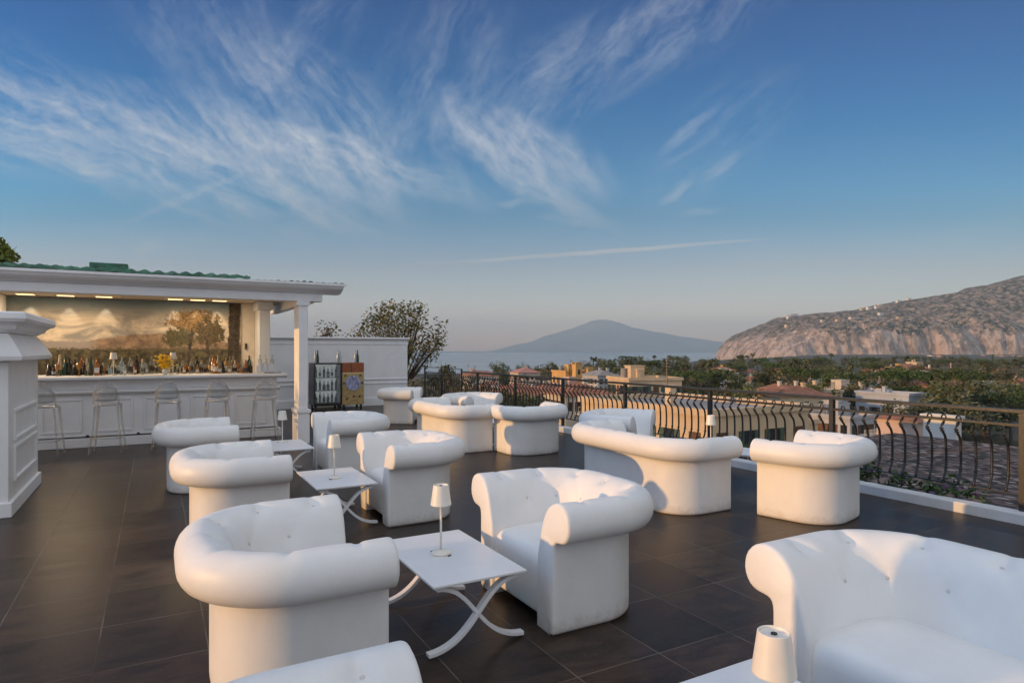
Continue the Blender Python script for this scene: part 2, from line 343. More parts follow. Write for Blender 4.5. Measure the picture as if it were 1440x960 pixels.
def seat_shell(Wd, D, r, buttons_s):
    """U-shaped rolled shell swept round the seat; faces +x"""
    sec = catmull(SEC, 2); ns = len(sec)
    # 2-D normals of the section
    nrm = []
    for i in range(ns):
        a, b = sec[max(i-1,0)], sec[min(i+1,ns-1)]; tx, tz = b[0]-a[0], b[1]-a[1]; l = math.hypot(tx,tz) or 1
        nrm.append((tz/l, -tx/l))
    # path with arc length
    path = []; step = .017
    L1 = D-r; A = r*math.pi/2; L2 = Wd-2*r; tot = 2*L1+2*A+L2; n = int(tot/step)
    for i in range(n+1):
        s = tot*i/n; q = s
        if q <= L1: p = (D/2-q, -Wd/2); N = (0,-1)
        elif q <= L1+A:
            t = (q-L1)/r; p = (-D/2+r-r*math.sin(t), -Wd/2+r-r*math.cos(t)); N = (-math.sin(t), -math.cos(t))
        elif q <= L1+A+L2:
            p = (-D/2, -Wd/2+r+(q-L1-A)); N = (-1,0)
        elif q <= L1+2*A+L2:
            t = (q-L1-A-L2)/r; p = (-D/2+r-r*math.cos(t), Wd/2-r+r*math.sin(t)); N = (-math.cos(t), math.sin(t))
        else: p = (-D/2+r+(q-L1-2*A-L2), Wd/2); N = (0,1)
        path.append((s, p, N))
    mb = MB(); vs = []
    top = max(range(ns), key=lambda i: sec[i][1]); btn = min(range(ns), key=lambda i: (abs(sec[i][0]+.028)+abs(sec[i][1]-.732)))
    bpos = []
    ln = [0.0]                                            # length along the section
    for i in range(1, ns): ln.append(ln[-1]+math.hypot(sec[i][0]-sec[i-1][0], sec[i][1]-sec[i-1][1]))
    btn2 = min(range(top, ns), key=lambda i: abs(sec[i][1]-.575)); gap = tot/len(buttons_s)
    rows = [(bs*tot, ln[btn]) for bs in buttons_s]
    low = [((bs+.5/len(buttons_s))*tot, ln[btn2]) for bs in buttons_s[:-1]]
    segs = [(r_, (r_[0], r_[1]-.085), .010, .018) for r_ in rows]
    for (ls, ll) in low:
        for sg in (-1, 1): segs.append(((ls, ll), (ls+sg*gap/2, ln[btn]), .0052, .020))
    def segd(q, a_, b_):
        vx, vy = b_[0]-a_[0], b_[1]-a_[1]; t_ = max(0, min(1, ((q[0]-a_[0])*vx+(q[1]-a_[1])*vy)/(vx*vx+vy*vy)))
        return math.hypot(q[0]-a_[0]-vx*t_, q[1]-a_[1]-vy*t_)
    for (s, p, N) in path:
        nseg = [g for g in segs if min(abs(s-g[0][0]), abs(s-g[1][0])) < gap*.6]
        for i, (o, z) in enumerate(sec):
            dsp = 0
            if i > top-12:
                q = (s, ln[i])
                for (a_, b_, amp, sg) in nseg: dsp -= amp*math.exp(-(segd(q, a_, b_)/sg)**2)
                for (bs, bl) in rows: dsp -= .021*math.exp(-((s-bs)/.046)**2-((ln[i]-bl)/.036)**2)
                for (bs, bl) in low: dsp -= .010*math.exp(-((s-bs)/.045)**2-((ln[i]-bl)/.045)**2)
                dsp = max(dsp, -.032)
            o2, z2 = o+nrm[i][0]*dsp, z+nrm[i][1]*dsp
            vs.append((p[0]+N[0]*o2, p[1]+N[1]*o2, z2))
    m = len(path)
    fs = [(j*ns+i, j*ns+i+1, (j+1)*ns+i+1, (j+1)*ns+i) for j in range(m-1) for i in range(ns-1)]
    mb.add(vs, fs)
    for (j, side) in ((0,-1), (m-1,1)):               # rounded end caps of the arms
        ring = [j*ns+i for i in range(ns)]
        base = [(sec[i][0], sec[i][1]) for i in range(ns)]+[(-.18,.0)]
        last = None
        loops = []
        for (ins, fw) in ((0,0),(.004,.011),(.014,.016)):
            loop = []
            for i, (o, z) in enumerate(base):
                if i < ns: nx, nz = nrm[i]
                else: nx, nz = -.7, -.4
                o2 = o-nx*ins; z2 = z-nz*ins
                if i in (0,1): z2 = z
                loop.append((D/2+fw, side*(Wd/2+o2), max(z2,0)))
            loops.append(loop)
        k = len(base); off = len(mb.v); mb.v += [v for lp in loops for v in lp]
        for q in range(2):
            for i in range(k): mb.f.append((off+q*k+i, off+q*k+(i+1)%k, off+(q+1)*k+(i+1)%k, off+(q+1)*k+i))
        mb.f.append(tuple(off+2*k+i for i in range(k)))
        # inner leg face towards the front panel
        v0 = len(mb.v); y = side*(Wd/2-.18)
        mb.v += [(D/2,y,0),(D/2,y,.36),(D/2-.16,y,.36),(D/2-.16,y,0)]; mb.f.append((v0,v0+1,v0+2,v0+3))
    for (bs, bi) in [(q[0], btn) for q in rows]+[(q[0], btn2) for q in low]:
        j = min(range(m), key=lambda q: abs(path[q][0]-bs)); v = Vector(vs[j*ns+bi])
        N = path[j][2]; bpos.append((v, Vector((N[0]*nrm[bi][0], N[1]*nrm[bi][0], nrm[bi][1]))))
    return mb, bpos
SD = .70
def make_seat(name, Wd, D, r, nb, cushions):
    root = empty(name)
    bs = [(i+.5)/nb for i in range(nb)]
    mb, bpos = seat_shell(Wd, D, r, bs)
    sh = mb.build('shell', M_PLASTIC, root, smooth=True)
    bm = bmesh.new(); bm.from_mesh(sh.data); bmesh.ops.remove_doubles(bm, verts=bm.verts, dist=.0006); bmesh.ops.recalc_face_normals(bm, faces=bm.faces); bm.to_mesh(sh.data); bm.free()
    sh.data.polygons.foreach_set('use_smooth', [True]*len(sh.data.polygons)); sh.data.set_sharp_from_angle(angle=R(55))
    # seat with softly domed cushion and raised front panel
    yi = Wd/2-.165; xb = -D/2+.15; xf = D/2-.004
    prof = [(xf-.03,.055),(xf-.006,.06),(xf,.075),(xf,.2),(xf,.33),(xf-.006,.365),(xf-.022,.398),(xf-.05,.418),(xf-.09,.428),(xf-.2,.436),(xf-.35,.436),(xf-.5,.43),(xb,.42)]
    ny = 36; v = []; f = []
    for j in range(ny+1):
        y = -yi+2*yi*j/ny; e = min(1, (yi-abs(y))/.10)
        for (x, z) in prof: v.append((x, y, z-(.018*(1-e)**2 if z > .3 else 0)))
    k = len(prof)
    for j in range(ny):
        for i in range(k-1): f.append((j*k+i, (j+1)*k+i, (j+1)*k+i+1, j*k+i+1))
    s2 = MB(); s2.add(v, f); s2.build('seat', M_PLASTIC, root, smooth=True)
    MB().box(xb, xf-.05, -yi, yi, .05, .056).build('underside', M_DARK, root)  # near-black sheet standing in for the shade under the seat
    bt = None
    for p, N in bpos:
        if bt is None:
            bt = MB().lathe([(.001,.005),(.005,.0045),(.008,.002),(.009,0),(.007,-.004)], 10).build('button', M_PLASTIC, root, smooth=True); b = bt
        else:
            b = bt.copy(); COL.objects.link(b)
        b.location = p+N*.003; b.rotation_euler = N.to_track_quat('Z','Y').to_euler()
    return root
CH = make_seat('armchair', .92, SD, .34, 7, 1)
SF = make_seat('sofa', 1.75, SD, .34, 9, 2)
used = set()
def place_seat(proto, cx, cy, ang, label):
    """centre of the footprint, facing angle in degrees"""
    o = proto if proto.name not in used else copy_tree(proto)
    used.add(proto.name)
    o.location = (cx, cy, 0); o.rotation_euler = (0,0,R(ang))
    tag(o, label, 'armchair' if proto is CH else 'sofa', 'white rolled-arm armchairs on the terrace' if proto is CH else 'white rolled-arm sofas on the terrace')
    return o
def fm(x, y, ang, D=SD):                    # centre from the middle of the front edge
    return (x-math.cos(R(ang))*D/2, y-math.sin(R(ang))*D/2)
def seat_at(proto, x, y, ang, label): c = fm(x, y, ang); return place_seat(proto, c[0], c[1], ang, label)
seat_at(CH, .02, 4.0, 29+180, 'white armchair facing left behind the nearest lamp table, sunlit right arm end')
seat_at(CH, -.80, 3.36, 29, 'large near white armchair on the left with buttoned roll and sunlit back')
seat_at(CH, -.07, 1.43, 29, 'white armchair at the bottom edge of which only one arm end shows')
seat_at(SF, 1.56, 2.02, 29+180, 'white sofa in the right foreground with sunlit arm end and dented back')
seat_at(CH, -1.32, 6.20, 29+180, 'white armchair in the middle, facing left beside the second lamp table')
seat_at(CH, -2.06, 5.68, 29, 'white armchair with warm lit back behind the large near-left armchair')
seat_at(CH, -3.37, 7.76, 29, 'shaded white armchair nearest the bar counter and the stools')
seat_at(CH, -2.47, 8.36, 29+180, 'white armchair standing beside the pavilion post, facing the bar')
seat_at(SF, 1.76, 7.20, 29, 'white sofa with its back to us before the peach house, sun-striped roll')
seat_at(CH, 1.78, 8.75, -28, 'shaded white armchair behind the sofa, its right arm end before the peach house')
seat_at(CH, 2.72, 6.55, 133, 'sunlit white armchair by the railing on the right, seen from behind')
seat_at(SF, -.74, 10.95, 29, 'white sofa turned away at the centre, the left of its back faintly sunlit')
seat_at(CH, .12, 10.45, 118, 'rounded white armchair seen from behind between the two sofas turned away')
seat_at(CH, -.53, 12.4, -34, 'farthest white armchair, peeping over the roll of the centre sofa')
seat_at(CH, -2.12, 14.3, -4, 'white armchair near the decorated cabinets and the end of the white wall')

# ------------------------------------------------------------------ low tables and cordless lamps
def make_table():
    root = empty('coffee_table')
    MB().box(-.275,.275,-.455,.455,.378,.392).build('tabletop', M_TABLE, root, bevel=.003)
    MB().box(-.25,.25,-.40,.40,.362,.3775).build('apron', M_TABLE, root)
    for y in (-.39, .39):
        for sx in (-1, 1):
            P = [Vector((-.235*sx,.353)), Vector((-.02*sx,.352)), Vector((.0*sx,.03)), Vector((.285*sx,.0225))]
            pts = []
            for i in range(21):
                t = i/20; q = P[0]*(1-t)**3+P[1]*3*t*(1-t)**2+P[2]*3*t*t*(1-t)+P[3]*t**3
                pts.append((q.x, y+.004*sx, q.y))
            MB().tube(pts, 0, flat=(.022,.045,(0,1,0))).build('leg', M_TABLE, root, bevel=.003)
    return root
TB = make_table(); first_tb = [True]
def place_table(x, y, ang, label):
    o = TB if first_tb[0] else copy_tree(TB); first_tb[0] = False
    o.location = (x,y,0); o.rotation_euler = (0,0,R(ang)); tag(o, label, 'table', 'white low tables with crossed curved legs')
def make_lamp():
    root = empty('table_lamp')
    MB().lathe([(.052,0),(.055,.003),(.055,.009),(.05,.014),(.012,.018),(.008,.024)], 28).build('base', M_LAMP, root, smooth=True, auto=40)
    MB().lathe([(.0062,.02),(.0062,.30)], 10).build('pole', M_LAMP, root, smooth=True)
    sh = MB().lathe([(.058,.277),(.0575,.274),(.0555,.274),(.0555,.28),(.0405,.382),(.0375,.384),(.0365,.379),(.033,.378),(.001,.378)], 32)
    sh.f = [f for f in sh.f if len(f) == 4]
    sh.v = [(x*1.0,y*1.0,z) for x,y,z in sh.v]
    # outer skin
    sh.lathe([(.058,.277),(.0425,.384),(.0405,.3855),(.0375,.384)], 32); sh.f = [f for f in sh.f if len(f) == 4]
    s = sh.build('lamp_shade', M_LAMP, root, smooth=True, auto=35)
    MB().lathe([(.0085,.3785),(.0085,.3815),(.006,.3825)], 12).build('switch', M_DARK, s)
    for a in (.6, 3.7):
        MB().box(-.011,.011,-.003,.003,.0005,.0045, Matrix.Translation((.066*math.cos(a), .066*math.sin(a), 0)) @ Matrix.Rotation(a+1.57,4,'Z')).build('base_mark', M_DARK, root)  # small dark marks beside the lamp base
    return root
LP = make_lamp(); first_lp = [True]
def place_lamp(p, label, s=1.06):
    o = LP if first_lp[0] else copy_tree(LP); first_lp[0] = False
    o.location = p; o.scale = (s,s,s); o.rotation_euler.z = rnd.uniform(0,6); tag(o, label, 'lamp', 'white cordless table lamps')
TZ = .3925
place_table(-.379, 3.81, 29, 'nearest white low table with crossed legs, standing before the sunlit armchair')
place_table(.93, 2.0, 29, 'white low table at the bottom edge beside the foreground sofa')
place_table(-1.68, 6.13, 29, 'white low table between the two armchairs in the middle row')
place_table(-2.90, 8.22, 29, 'white low table near the pavilion post and shaded armchairs')
place_table(2.75, 7.75, 50, 'white low table between the railing armchair and the sofa by the peach house')
place_table(-.22, 11.2, 20, 'far white low table seen in the gap between two armchairs')
place_lamp(G(620,778,TZ), 'white table lamp with thin pole on the nearest full low table')
place_lamp(Vector((.745,1.83,TZ)), 'closest table lamp, cream shade cut by the bottom edge of the photo')
place_lamp(G(470,672,TZ), 'white table lamp on the table of the middle row')
place_lamp(G(397,621,TZ), 'white table lamp on the table in front of the bar counter')
place_lamp(Vector((2.44,7.9,TZ)), 'white table lamp behind the sofa, before the peach house')

# ------------------------------------------------------------------ bar pavilion
GR = Matrix.Rotation(TH, 4, 'Z')
def gthing(name): return empty(name, (0,0,0), TH)         # things laid out on the terrace grid
bar = tag(gthing('bar_pavilion'), 'white open bar pavilion with green tiled roof and painted back wall', 'pavilion')
UL, UR = -2.75, 2.55
b = MB().box(UL,UR,11.42,11.62,2.44,2.575); b.build('beam', M_WHITE, bar, bevel=.006)
cor = [(11.40,2.578),(11.62,2.578),(11.62,2.74),(11.20,2.74),(11.17,2.735),(11.16,2.70),(11.18,2.685),(11.20,2.66),(11.25,2.63),(11.32,2.612),(11.36,2.60)]
MB().prism(cor, 'x', UL, 2.86).build('cornice', M_WHITE, bar)
MB().prism([(11.15,2.705),(11.165,2.70),(11.165,2.742),(11.15,2.742)], 'x', UL, 2.9).build('gutter_lip', M_WHITE, bar)
MB().box(UL,2.5,11.625,15.6,2.62,2.70).build('ceiling', pbr('warm_ceiling', (.70,.62,.52), .7, .05, 2), bar)
MB().box(2.35,2.5,11.86,15.9,2.44,2.615).build('side_beam', M_WHITE, bar)
# green glazed tile roof: overlapping barrel tiles
def tile_roof():
    mb = MB(); random.seed(3)
    nx = 220; rows = []
    for j, (n, z) in enumerate(((11.19,2.752),(11.19,2.785),(11.55,2.82),(11.56,2.84),(12.2,2.88),(12.21,2.90),(13.6,3.0),(13.61,3.02),(15.9,3.14))):
        for i in range(nx+1):
            u = UL+(1.35-UL)*i/nx; w_ = .018*math.sin(u*2*math.pi/.19)+.012*noise.noise(Vector((u*2.3, j*.7, 0)))
            mb.v.append((u, n+.02*noise.noise(Vector((u*3, j, 4))), z+(w_ if j != 0 else w_*.5)))
    k = nx+1
    for j in range(8):
        for i in range(nx): mb.f.append((j*k+i, j*k+i+1, (j+1)*k+i+1, (j+1)*k+i))
    return mb
M_GREEN = pbr('green_glazed_tile', (.045,.16,.10), .4, .45, 7, .4, 30, dirt=((.03,.035,.03), .8))
tile_roof().build('roof', M_GREEN, bar, smooth=True)
MB().box(-.95,-.40,12.6,12.9,2.9,3.045).build('roof_vent', M_GREEN, bar, bevel=.01)
mb = MB()
for i in range(14): u = 1.45+i*.105; mb.box(u,u+.05,11.2+.03*rnd.random(),11.5,2.742,2.752+.018*rnd.random())
mb.build('eave_tiles', M_DARK, bar)
MB().box(1.40,2.84,11.25,15.9,2.743,2.75).build('roof_edge', pbr('roof_felt', (.25,.25,.25), .8), bar)
def post(u0, u1, n0, n1, h=2.438):
    MB().box(u0,u1,n0,n1,.585,h).build('post', M_WHITE, bar, bevel=.008)
    q = MB().box(u0-.025,u1+.025,n0-.025,n1+.025,.0,.52); q.box(u0-.045,u1+.045,n0-.045,n1+.045,.521,.58); q.build('post_base', M_WHITE, bar, bevel=.006)
    MB().box(u0-.03,u1+.03,n0-.03,n1+.03,2.36,2.437).build('post_capital', M_WHITE, bar, bevel=.006)
post(2.15, 2.30, 11.40, 11.84)
MB().box(UL,-2.42,14.35,15.015,0,2.615).build('pilaster', M_WHITE, bar, bevel=.008)
# back wall, jamb and the painted landscape
MB().box(UL,1.90,15.02,15.3,0,2.618).build('back_wall', pbr('warm_plaster', (.66,.58,.48), .8, .06), bar)
MB().box(1.905,2.12,14.35,15.3,0,2.615).build('pilaster', M_WHITE, bar, bevel=.008)
MB().box(1.86,2.17,14.3,15.34,2.44,2.614).build('capital', M_WHITE, bar, bevel=.01)
MB().box(1.70,1.74,14.985,15.018,1.62,1.74).build('switch_plate', M_BLACK, bar)
def mural_mat():
    m = bpy.data.materials.new('painted_landscape'); m.use_nodes = True; t = NT(m.node_tree)
    out = t.n('ShaderNodeOutputMaterial'); p = t.n('ShaderNodeBsdfPrincipled'); t.l(p.outputs[0], out.inputs[0]); p.inputs['Roughness'].default_value = .75
    tc = t.n('ShaderNodeTexCoord').outputs['Object']; x, _, z = t.sep(tc)      # metres on the wall
    v = t.m('DIVIDE', t.m('SUBTRACT', z, 1.1), 1.5)
    mq = t.n('ShaderNodeMapping'); t.l(tc, mq.inputs[0]); mq.inputs['Scale'].default_value = (.55,1,1.3); big = t.noise(mq.outputs[0], 2.3, 8, .66, .9); fine = t.noise(tc, 9, 6, .7)
    clouds = t.mix(t.smooth(big, .38, .66), (.24,.225,.21), (.64,.53,.40))
    sky = t.mix(t.smooth(t.m('ADD', v, t.m('MULTIPLY', t.m('SUBTRACT', big, .5), .5)), .72, .98), clouds, (.15,.20,.215))
    ridge = t.m('ADD', .50, t.m('ADD', t.m('MULTIPLY', t.m('SINE', t.m('MULTIPLY', t.m('ADD', x, .75), 2.1)), .055), t.m('MULTIPLY', t.m('SUBTRACT', fine, .5), .10)))
    hill = t.smooth(t.m('SUBTRACT', ridge, v), -.01, .012)
    land = t.mix(t.smooth(t.noise(tc, 5, 7, .7), .35, .65), (.13,.09,.065), (.34,.23,.15))
    water = t.mix(fine, (.24,.21,.20), (.33,.29,.27))
    land = t.mix(t.smooth(x, -.9, -1.25), land, water)
    col = t.mix(hill, sky, land)
    low = t.smooth(t.m('SUBTRACT', t.m('ADD', .25, t.m('MULTIPLY', fine, .22)), v), -.01, .02)
    col = t.mix(low, col, t.mix(t.smooth(fine, .4, .6), (.035,.03,.02), (.12,.10,.05)))
    # trees on the right: crown of ochre leaves, dark trunk at the edge
    def disc(cx, cz, rx, rz):
        a = t.m('DIVIDE', t.m('SUBTRACT', x, cx), rx); c = t.m('DIVIDE', t.m('SUBTRACT', z, cz), rz)
        return t.m('ADD', t.m('MULTIPLY', a, a), t.m('MULTIPLY', c, c))
    leaf = t.noise(tc, 9, 8, .8)
    for (cx, cz, rx, rz, c0, c1) in ((.72,2.16,.52,.30,(.08,.05,.02),(.27,.16,.06)), (1.02,1.98,.30,.30,(.03,.026,.015),(.11,.075,.03)), (.45,1.86,.32,.22,(.03,.035,.018),(.11,.09,.04))):
        k = t.smooth(t.m('ADD', disc(cx,cz,rx,rz), t.m('MULTIPLY', t.m('SUBTRACT', leaf, .5), 5.5)), 1.0, .7)
        col = t.mix(k, col, t.mix(t.smooth(t.noise(tc, 30, 4, .7), .35, .65), c0, c1))
    for (cx, w_, lean, top) in ((.62,.03,.10,2.0), (.98,.035,-.12,1.9), (1.47,.12,.03,2.6)):
        e = t.m('ABSOLUTE', t.m('SUBTRACT', x, t.m('ADD', cx, t.m('ADD', t.m('MULTIPLY', t.m('SUBTRACT', z, 1.5), lean), t.m('MULTIPLY', t.m('SUBTRACT', fine, .5), .10)))))
        k = t.m('MULTIPLY', t.smooth(e, w_*1.1, w_*.8), t.m('LESS_THAN', z, top))
        col = t.mix(k, col, t.mix(t.smooth(leaf, .35, .65), (.018,.014,.010), (.085,.06,.04)))
    t.l(col, p.inputs['Base Color']); return m
mu = MB().box(-2.40,1.62,14.99,15.017,1.0,2.60).build('mural', mural_mat(), bar)
tag(mu, 'wide painted bay landscape with brown clouds, hills and ochre trees')
# ceiling light wells with warm lamps
M_GLOW = glow('warm_light_well', (1,.66,.30), 1.1)
for (u0, u1) in ((-2.35,-.55), (.15,1.35)):
    w_ = MB().box(u0,u1,13.5,14.6,2.602,2.6185).build('light_well', pbr('well_frame', (.75,.66,.52), .6), bar, bevel=.004)
    for k in range(3):
        u = u0+(u1-u0)*(k+.5)/3
        MB().box(u-.13,u+.13,14.30,14.52,2.5985,2.6015).build('lamp_panel', M_GLOW, w_)
        l = bpy.data.lights.new('wall_washer', 'SPOT'); l.energy = 4.2; l.color = (1,.78,.52); l.spot_size = R(58); l.spot_blend = .6; l.shadow_soft_size = .03
        lo = bpy.data.objects.new('wall_washer', l); COL.objects.link(lo); lo.location = W(u, 14.84, 2.585)
        lo.rotation_euler = (W(u,14.99,1.9)-W(u,14.84,2.585)).to_track_quat('-Z','Y').to_euler()
    l = bpy.data.lights.new('well_lamp', 'AREA'); l.energy = 12; l.color = (1,.74,.46); l.size = .9; l.size_y = .5; l.shape = 'RECTANGLE'
    lo = bpy.data.objects.new('well_lamp', l); COL.objects.link(lo); lo.location = W((u0+u1)/2, 14.05, 2.59); lo.rotation_euler = (0,0,TH)
# counter
ct = tag(gthing('bar_counter'), 'long white panelled bar counter under the pavilion crowded with bottles', 'counter')
CL, CR = -2.45, 2.0
MB().box(CL,CR,12.72,13.35,.16,1.09).build('counter_body', M_WHITE, ct, bevel=.006)
MB().box(CL,CR+.06,12.62,13.42,0,.15).build('plinth', M_WHITE, ct, bevel=.01)
MB().prism([(12.46,1.115),(12.50,1.10),(12.56,1.092),(13.5,1.092),(13.5,1.17),(12.48,1.17),(12.45,1.16),(12.445,1.13)], 'x', CL, CR+.14).build('counter_top', M_WHITE, ct)
MB().prism([(12.60,.90),(12.63,.875),(12.717,.86),(12.717,.945),(12.62,.94),(12.6,.93)], 'x', CL, CR+.04).build('moulding', M_WHITE, ct)
MB().box(CL,CR+.005,12.708,12.717,.15,.172).build('painted_gap_shade', M_DARK, ct)  # dark strip painted as the shade between counter and plinth
for i in range(11):
    u0 = CL+.12+i*.72; u1 = u0+.56
    if u1 > CR: break
    m = MB(); zb, zt, e = .24, .80, .035
    for (a0,a1,z0,z1) in ((u0,u1,zb,zb+e),(u0,u1,zt-e,zt),(u0,u0+e,zb+e+.0005,zt-e-.0005),(u1-e,u1,zb+e+.0005,zt-e-.0005)): m.box(a0,a1,12.695,12.7165,z0,z1)
    m.build('panel', M_WHITE, ct, bevel=.006)
    if i: MB().lathe([(.02,0),(.026,.012),(.012,.03)], 10, (u0-.08,12.6,.18)).build('foot_rail_stud', M_BLACK, ct)
# clear bar stools
M_CLEAR = clear('clear_acrylic', (.90,.92,.93), .75)
def make_stool():
    root = empty('bar_stool')
    MB().lathe([(.185,.735),(.195,.742),(.195,.758),(.18,.765)], 28).build('seat', M_CLEAR, root, smooth=True, auto=40)
    for sx in (-1,1):
        for sy in (-1,1):
            MB().tube([(sx*.15,sy*.15,.735),(sx*.175,sy*.175,.4),(sx*.215,sy*.215,0)], [.019,.016,.013], 10).build('leg', M_CLEAR, root, smooth=True)
    for a in range(4):
        c = [Vector((1,1)),Vector((-1,1)),Vector((-1,-1)),Vector((1,-1))]; p, q = c[a]*.192, c[(a+1)%4]*.192
        MB().tube([(p.x,p.y,.235),(q.x,q.y,.235)], .011, 8).build('stretcher', M_CLEAR, root, smooth=True)
    pts = []
    for i in range(25):
        t = math.pi*i/24; pts.append((.17*math.cos(t), -.16-.05*math.sin(t), .765+.33*math.sin(t)**.75))
    MB().tube(pts, .014, 8).build('back_hoop', M_CLEAR, root, smooth=True)
    m = MB(); vs = []; 
    for i in range(13):
        t = -1+2*i/12; yy = -.165-.045*math.sqrt(1-t*t*.9)
        vs += [(.155*t, yy, .80+.02*t*t), (.155*t, yy, 1.06-.10*t*t)]
    m.add(vs, [(2*i,2*i+2,2*i+3,2*i+1) for i in range(12)]); bk = m.build('backrest', M_CLEAR, root, smooth=True)
    s_ = bk.modifiers.new('thick','SOLIDIFY'); s_.thickness = .008
    return root
ST = make_stool()
for i, (u, w) in enumerate(((-.65,'fully in view left of the yellow flowers'), (-1.46,'half hidden by the white pedestal'), (.18,'behind the shaded armchair below the yellow flowers'),
                            (.91,'between the flowers and the counter end'), (1.67,'at the right-hand end of the counter'))):
    s = ST if i == 0 else copy_tree(ST); s.location = W(u, 11.92, 0); s.rotation_euler = (0,0,TH+rnd.uniform(-.12,.12))
    tag(s, 'clear acrylic bar stool '+w, 'bar stool', 'clear bar stools along the counter')
# bottles and glasses on the counter
def bottle_mesh(kind):
    if kind == 0: pr = [(.036,0),(.038,.005),(.038,.19),(.030,.225),(.014,.245),(.0135,.30),(.015,.302),(.015,.315)]
    elif kind == 1: pr = [(.045,0),(.047,.006),(.047,.13),(.04,.16),(.016,.18),(.0145,.235),(.017,.237),(.017,.255)]
    elif kind == 2: pr = [(.034,0),(.035,.004),(.035,.15),(.02,.24),(.014,.30),(.015,.335)]
    elif kind == 3: pr = [(.032,0),(.008,.005),(.006,.09),(.03,.12),(.036,.17),(.03,.21)]
    else: pr = [(.03,0),(.032,.004),(.034,.12),(.033,.125)]
    return MB().lathe(pr, 12)
bcols = {'dark brown': ((.03,.016,.008),.15), 'amber': ((.34,.13,.025),.15), 'deep green': ((.02,.06,.03),.15), 'clear': ((.62,.66,.66),.12), 'pale blue': ((.30,.38,.42),.15), 'red': ((.16,.03,.03),.2), 'cream labelled': ((.6,.52,.38),.4), 'golden': ((.42,.27,.10),.2)}
BM = {}
LABEL_MATS = [pbr('label_cream',(.62,.56,.42),.7), pbr('label_white',(.7,.7,.68),.7), pbr('label_black',(.05,.045,.04),.6)]
words = {0:'spirit bottle', 1:'squat liqueur bottle', 2:'tall wine bottle', 3:'stemmed glass', 4:'tumbler'}
protos = {}
def place_bottle(kind, colr, p, where, grp, s=1.0):
    key = (kind, colr)
    if key not in protos:
        if colr not in BM: BM[colr] = clear('clear_glass',(.86,.9,.9),.7) if colr == 'clear' else pbr('glass_'+colr.replace(' ','_'), *bcols[colr], .15, 30)
        o = bottle_mesh(kind).build('glass' if kind > 2 else 'bottle', BM[colr], smooth=True, auto=50); protos[key] = o
        if kind in (0,1):
            r_ = .0387 if kind == 0 else .0477; z0_, z1_ = (.05,.14) if kind == 0 else (.03,.105)
            lb_ = MB().lathe([(r_,z0_),(r_,z1_)], 12); lb_.f = [f for f in lb_.f if len(f) == 4]; lb_.build('paper_label', LABEL_MATS[len(protos) % 3], o, smooth=True)
    else:
        o = copy_tree(protos[key])
    o.location = p; o.scale = (s,s,s)
    tag(o, f'{colr} {words[kind]} {where}', 'glass' if kind > 2 else 'bottle', grp)
cl_names = list(bcols)
for r_, n in enumerate((13.36, 13.22, 13.05, 12.92)):
    u = -1.6+rnd.uniform(0,.05)
    while u < 1.62:
        left = u < -.75; right = u > .45
        if left: colr = rnd.choice(['dark brown','dark brown','dark brown','amber','deep green','cream labelled']); wh = 'in the dark crowd on the left of the bar counter'
        elif right: colr = rnd.choice(['amber','golden','clear','amber','clear','cream labelled','dark brown']); wh = 'in the amber crowd on the right of the bar counter'
        else: colr = rnd.choice(['clear','pale blue','clear','clear','cream labelled','dark brown','red']); wh = 'in the middle of the bar counter'
        kind = rnd.choice([0,0,1,2]) if r_ < 2 else rnd.choice([0,1,3,4,3])
        skip = (r_ > 1 and rnd.random() < .45) or (not left and not right and rnd.random() < .35)
        if not skip and not (r_ > 1 and abs(u-.13) < .2): place_bottle(kind, colr, W(u, n+rnd.uniform(-.03,.03), 1.172), wh, 'bottles and glasses on the bar counter', rnd.uniform(.55,1.05))
        u += rnd.uniform(.055,.10)
place_lamp(W(-.62,12.80,1.1725), 'left of the two table lamps on the bar counter, among clear bottles', 1.0)
place_lamp(W(.27,12.72,1.1725), 'table lamp on the bar counter beside the yellow flowers', 1.0)
va = tag(empty('flower_vase', W(.15,12.74,1.172)), 'small vase of bright yellow flowers on the bar counter', 'flowers')
MB().lathe([(.03,0),(.045,.02),(.05,.07),(.035,.10),(.03,.10)], 16).build('vase', pbr('vase_glass', (.6,.62,.6), .2), va, smooth=True)
m = MB()
for i in range(150):
    c = Vector((rnd.gauss(0,.075), rnd.gauss(0,.06), .21+rnd.uniform(-.10,.13))); 
    for k in range(5):
        a = rnd.uniform(0,6.28); t1 = Vector((math.cos(a),math.sin(a),rnd.uniform(-.4,.6))).normalized()*.036; t2 = t1.cross(Vector((0,0,1))).normalized()*.017
        m.add([c, c+t1*.6+t2, c+t1, c+t1*.6-t2], [(0,1,2,3)])
m.build('blossoms', leafmat('yellow_petals', (.85,.52,.01), (.95,.70,.02)), va)
for i in range(3):
    o = tag(empty('ice_bucket', W(1.72+.11*i, 12.95+.05*(i % 2), 1.172)), 'white ice bucket at the right end of the bar counter', 'bucket', 'white ice buckets on the bar')
    MB().lathe([(.04,0),(.043,.004),(.058,.17),(.06,.175),(.055,.175),(.052,.02)], 18).build('bucket', M_WHITE, o, smooth=True, auto=40)
    place_bottle(0, 'clear', o.location+Vector((.01,0,.04)), 'standing in a white ice bucket', 'bottles in the ice buckets', .95)
tr_ = MB().box(-.14,.14,-.09,.09,0,.012).build('serving_tray', M_BLACK, bevel=.003); tr_.location = W(1.93,12.75,1.1725); tr_.rotation_euler.z = TH
tag(tr_, 'flat black serving tray lying at the right end of the counter', 'tray')

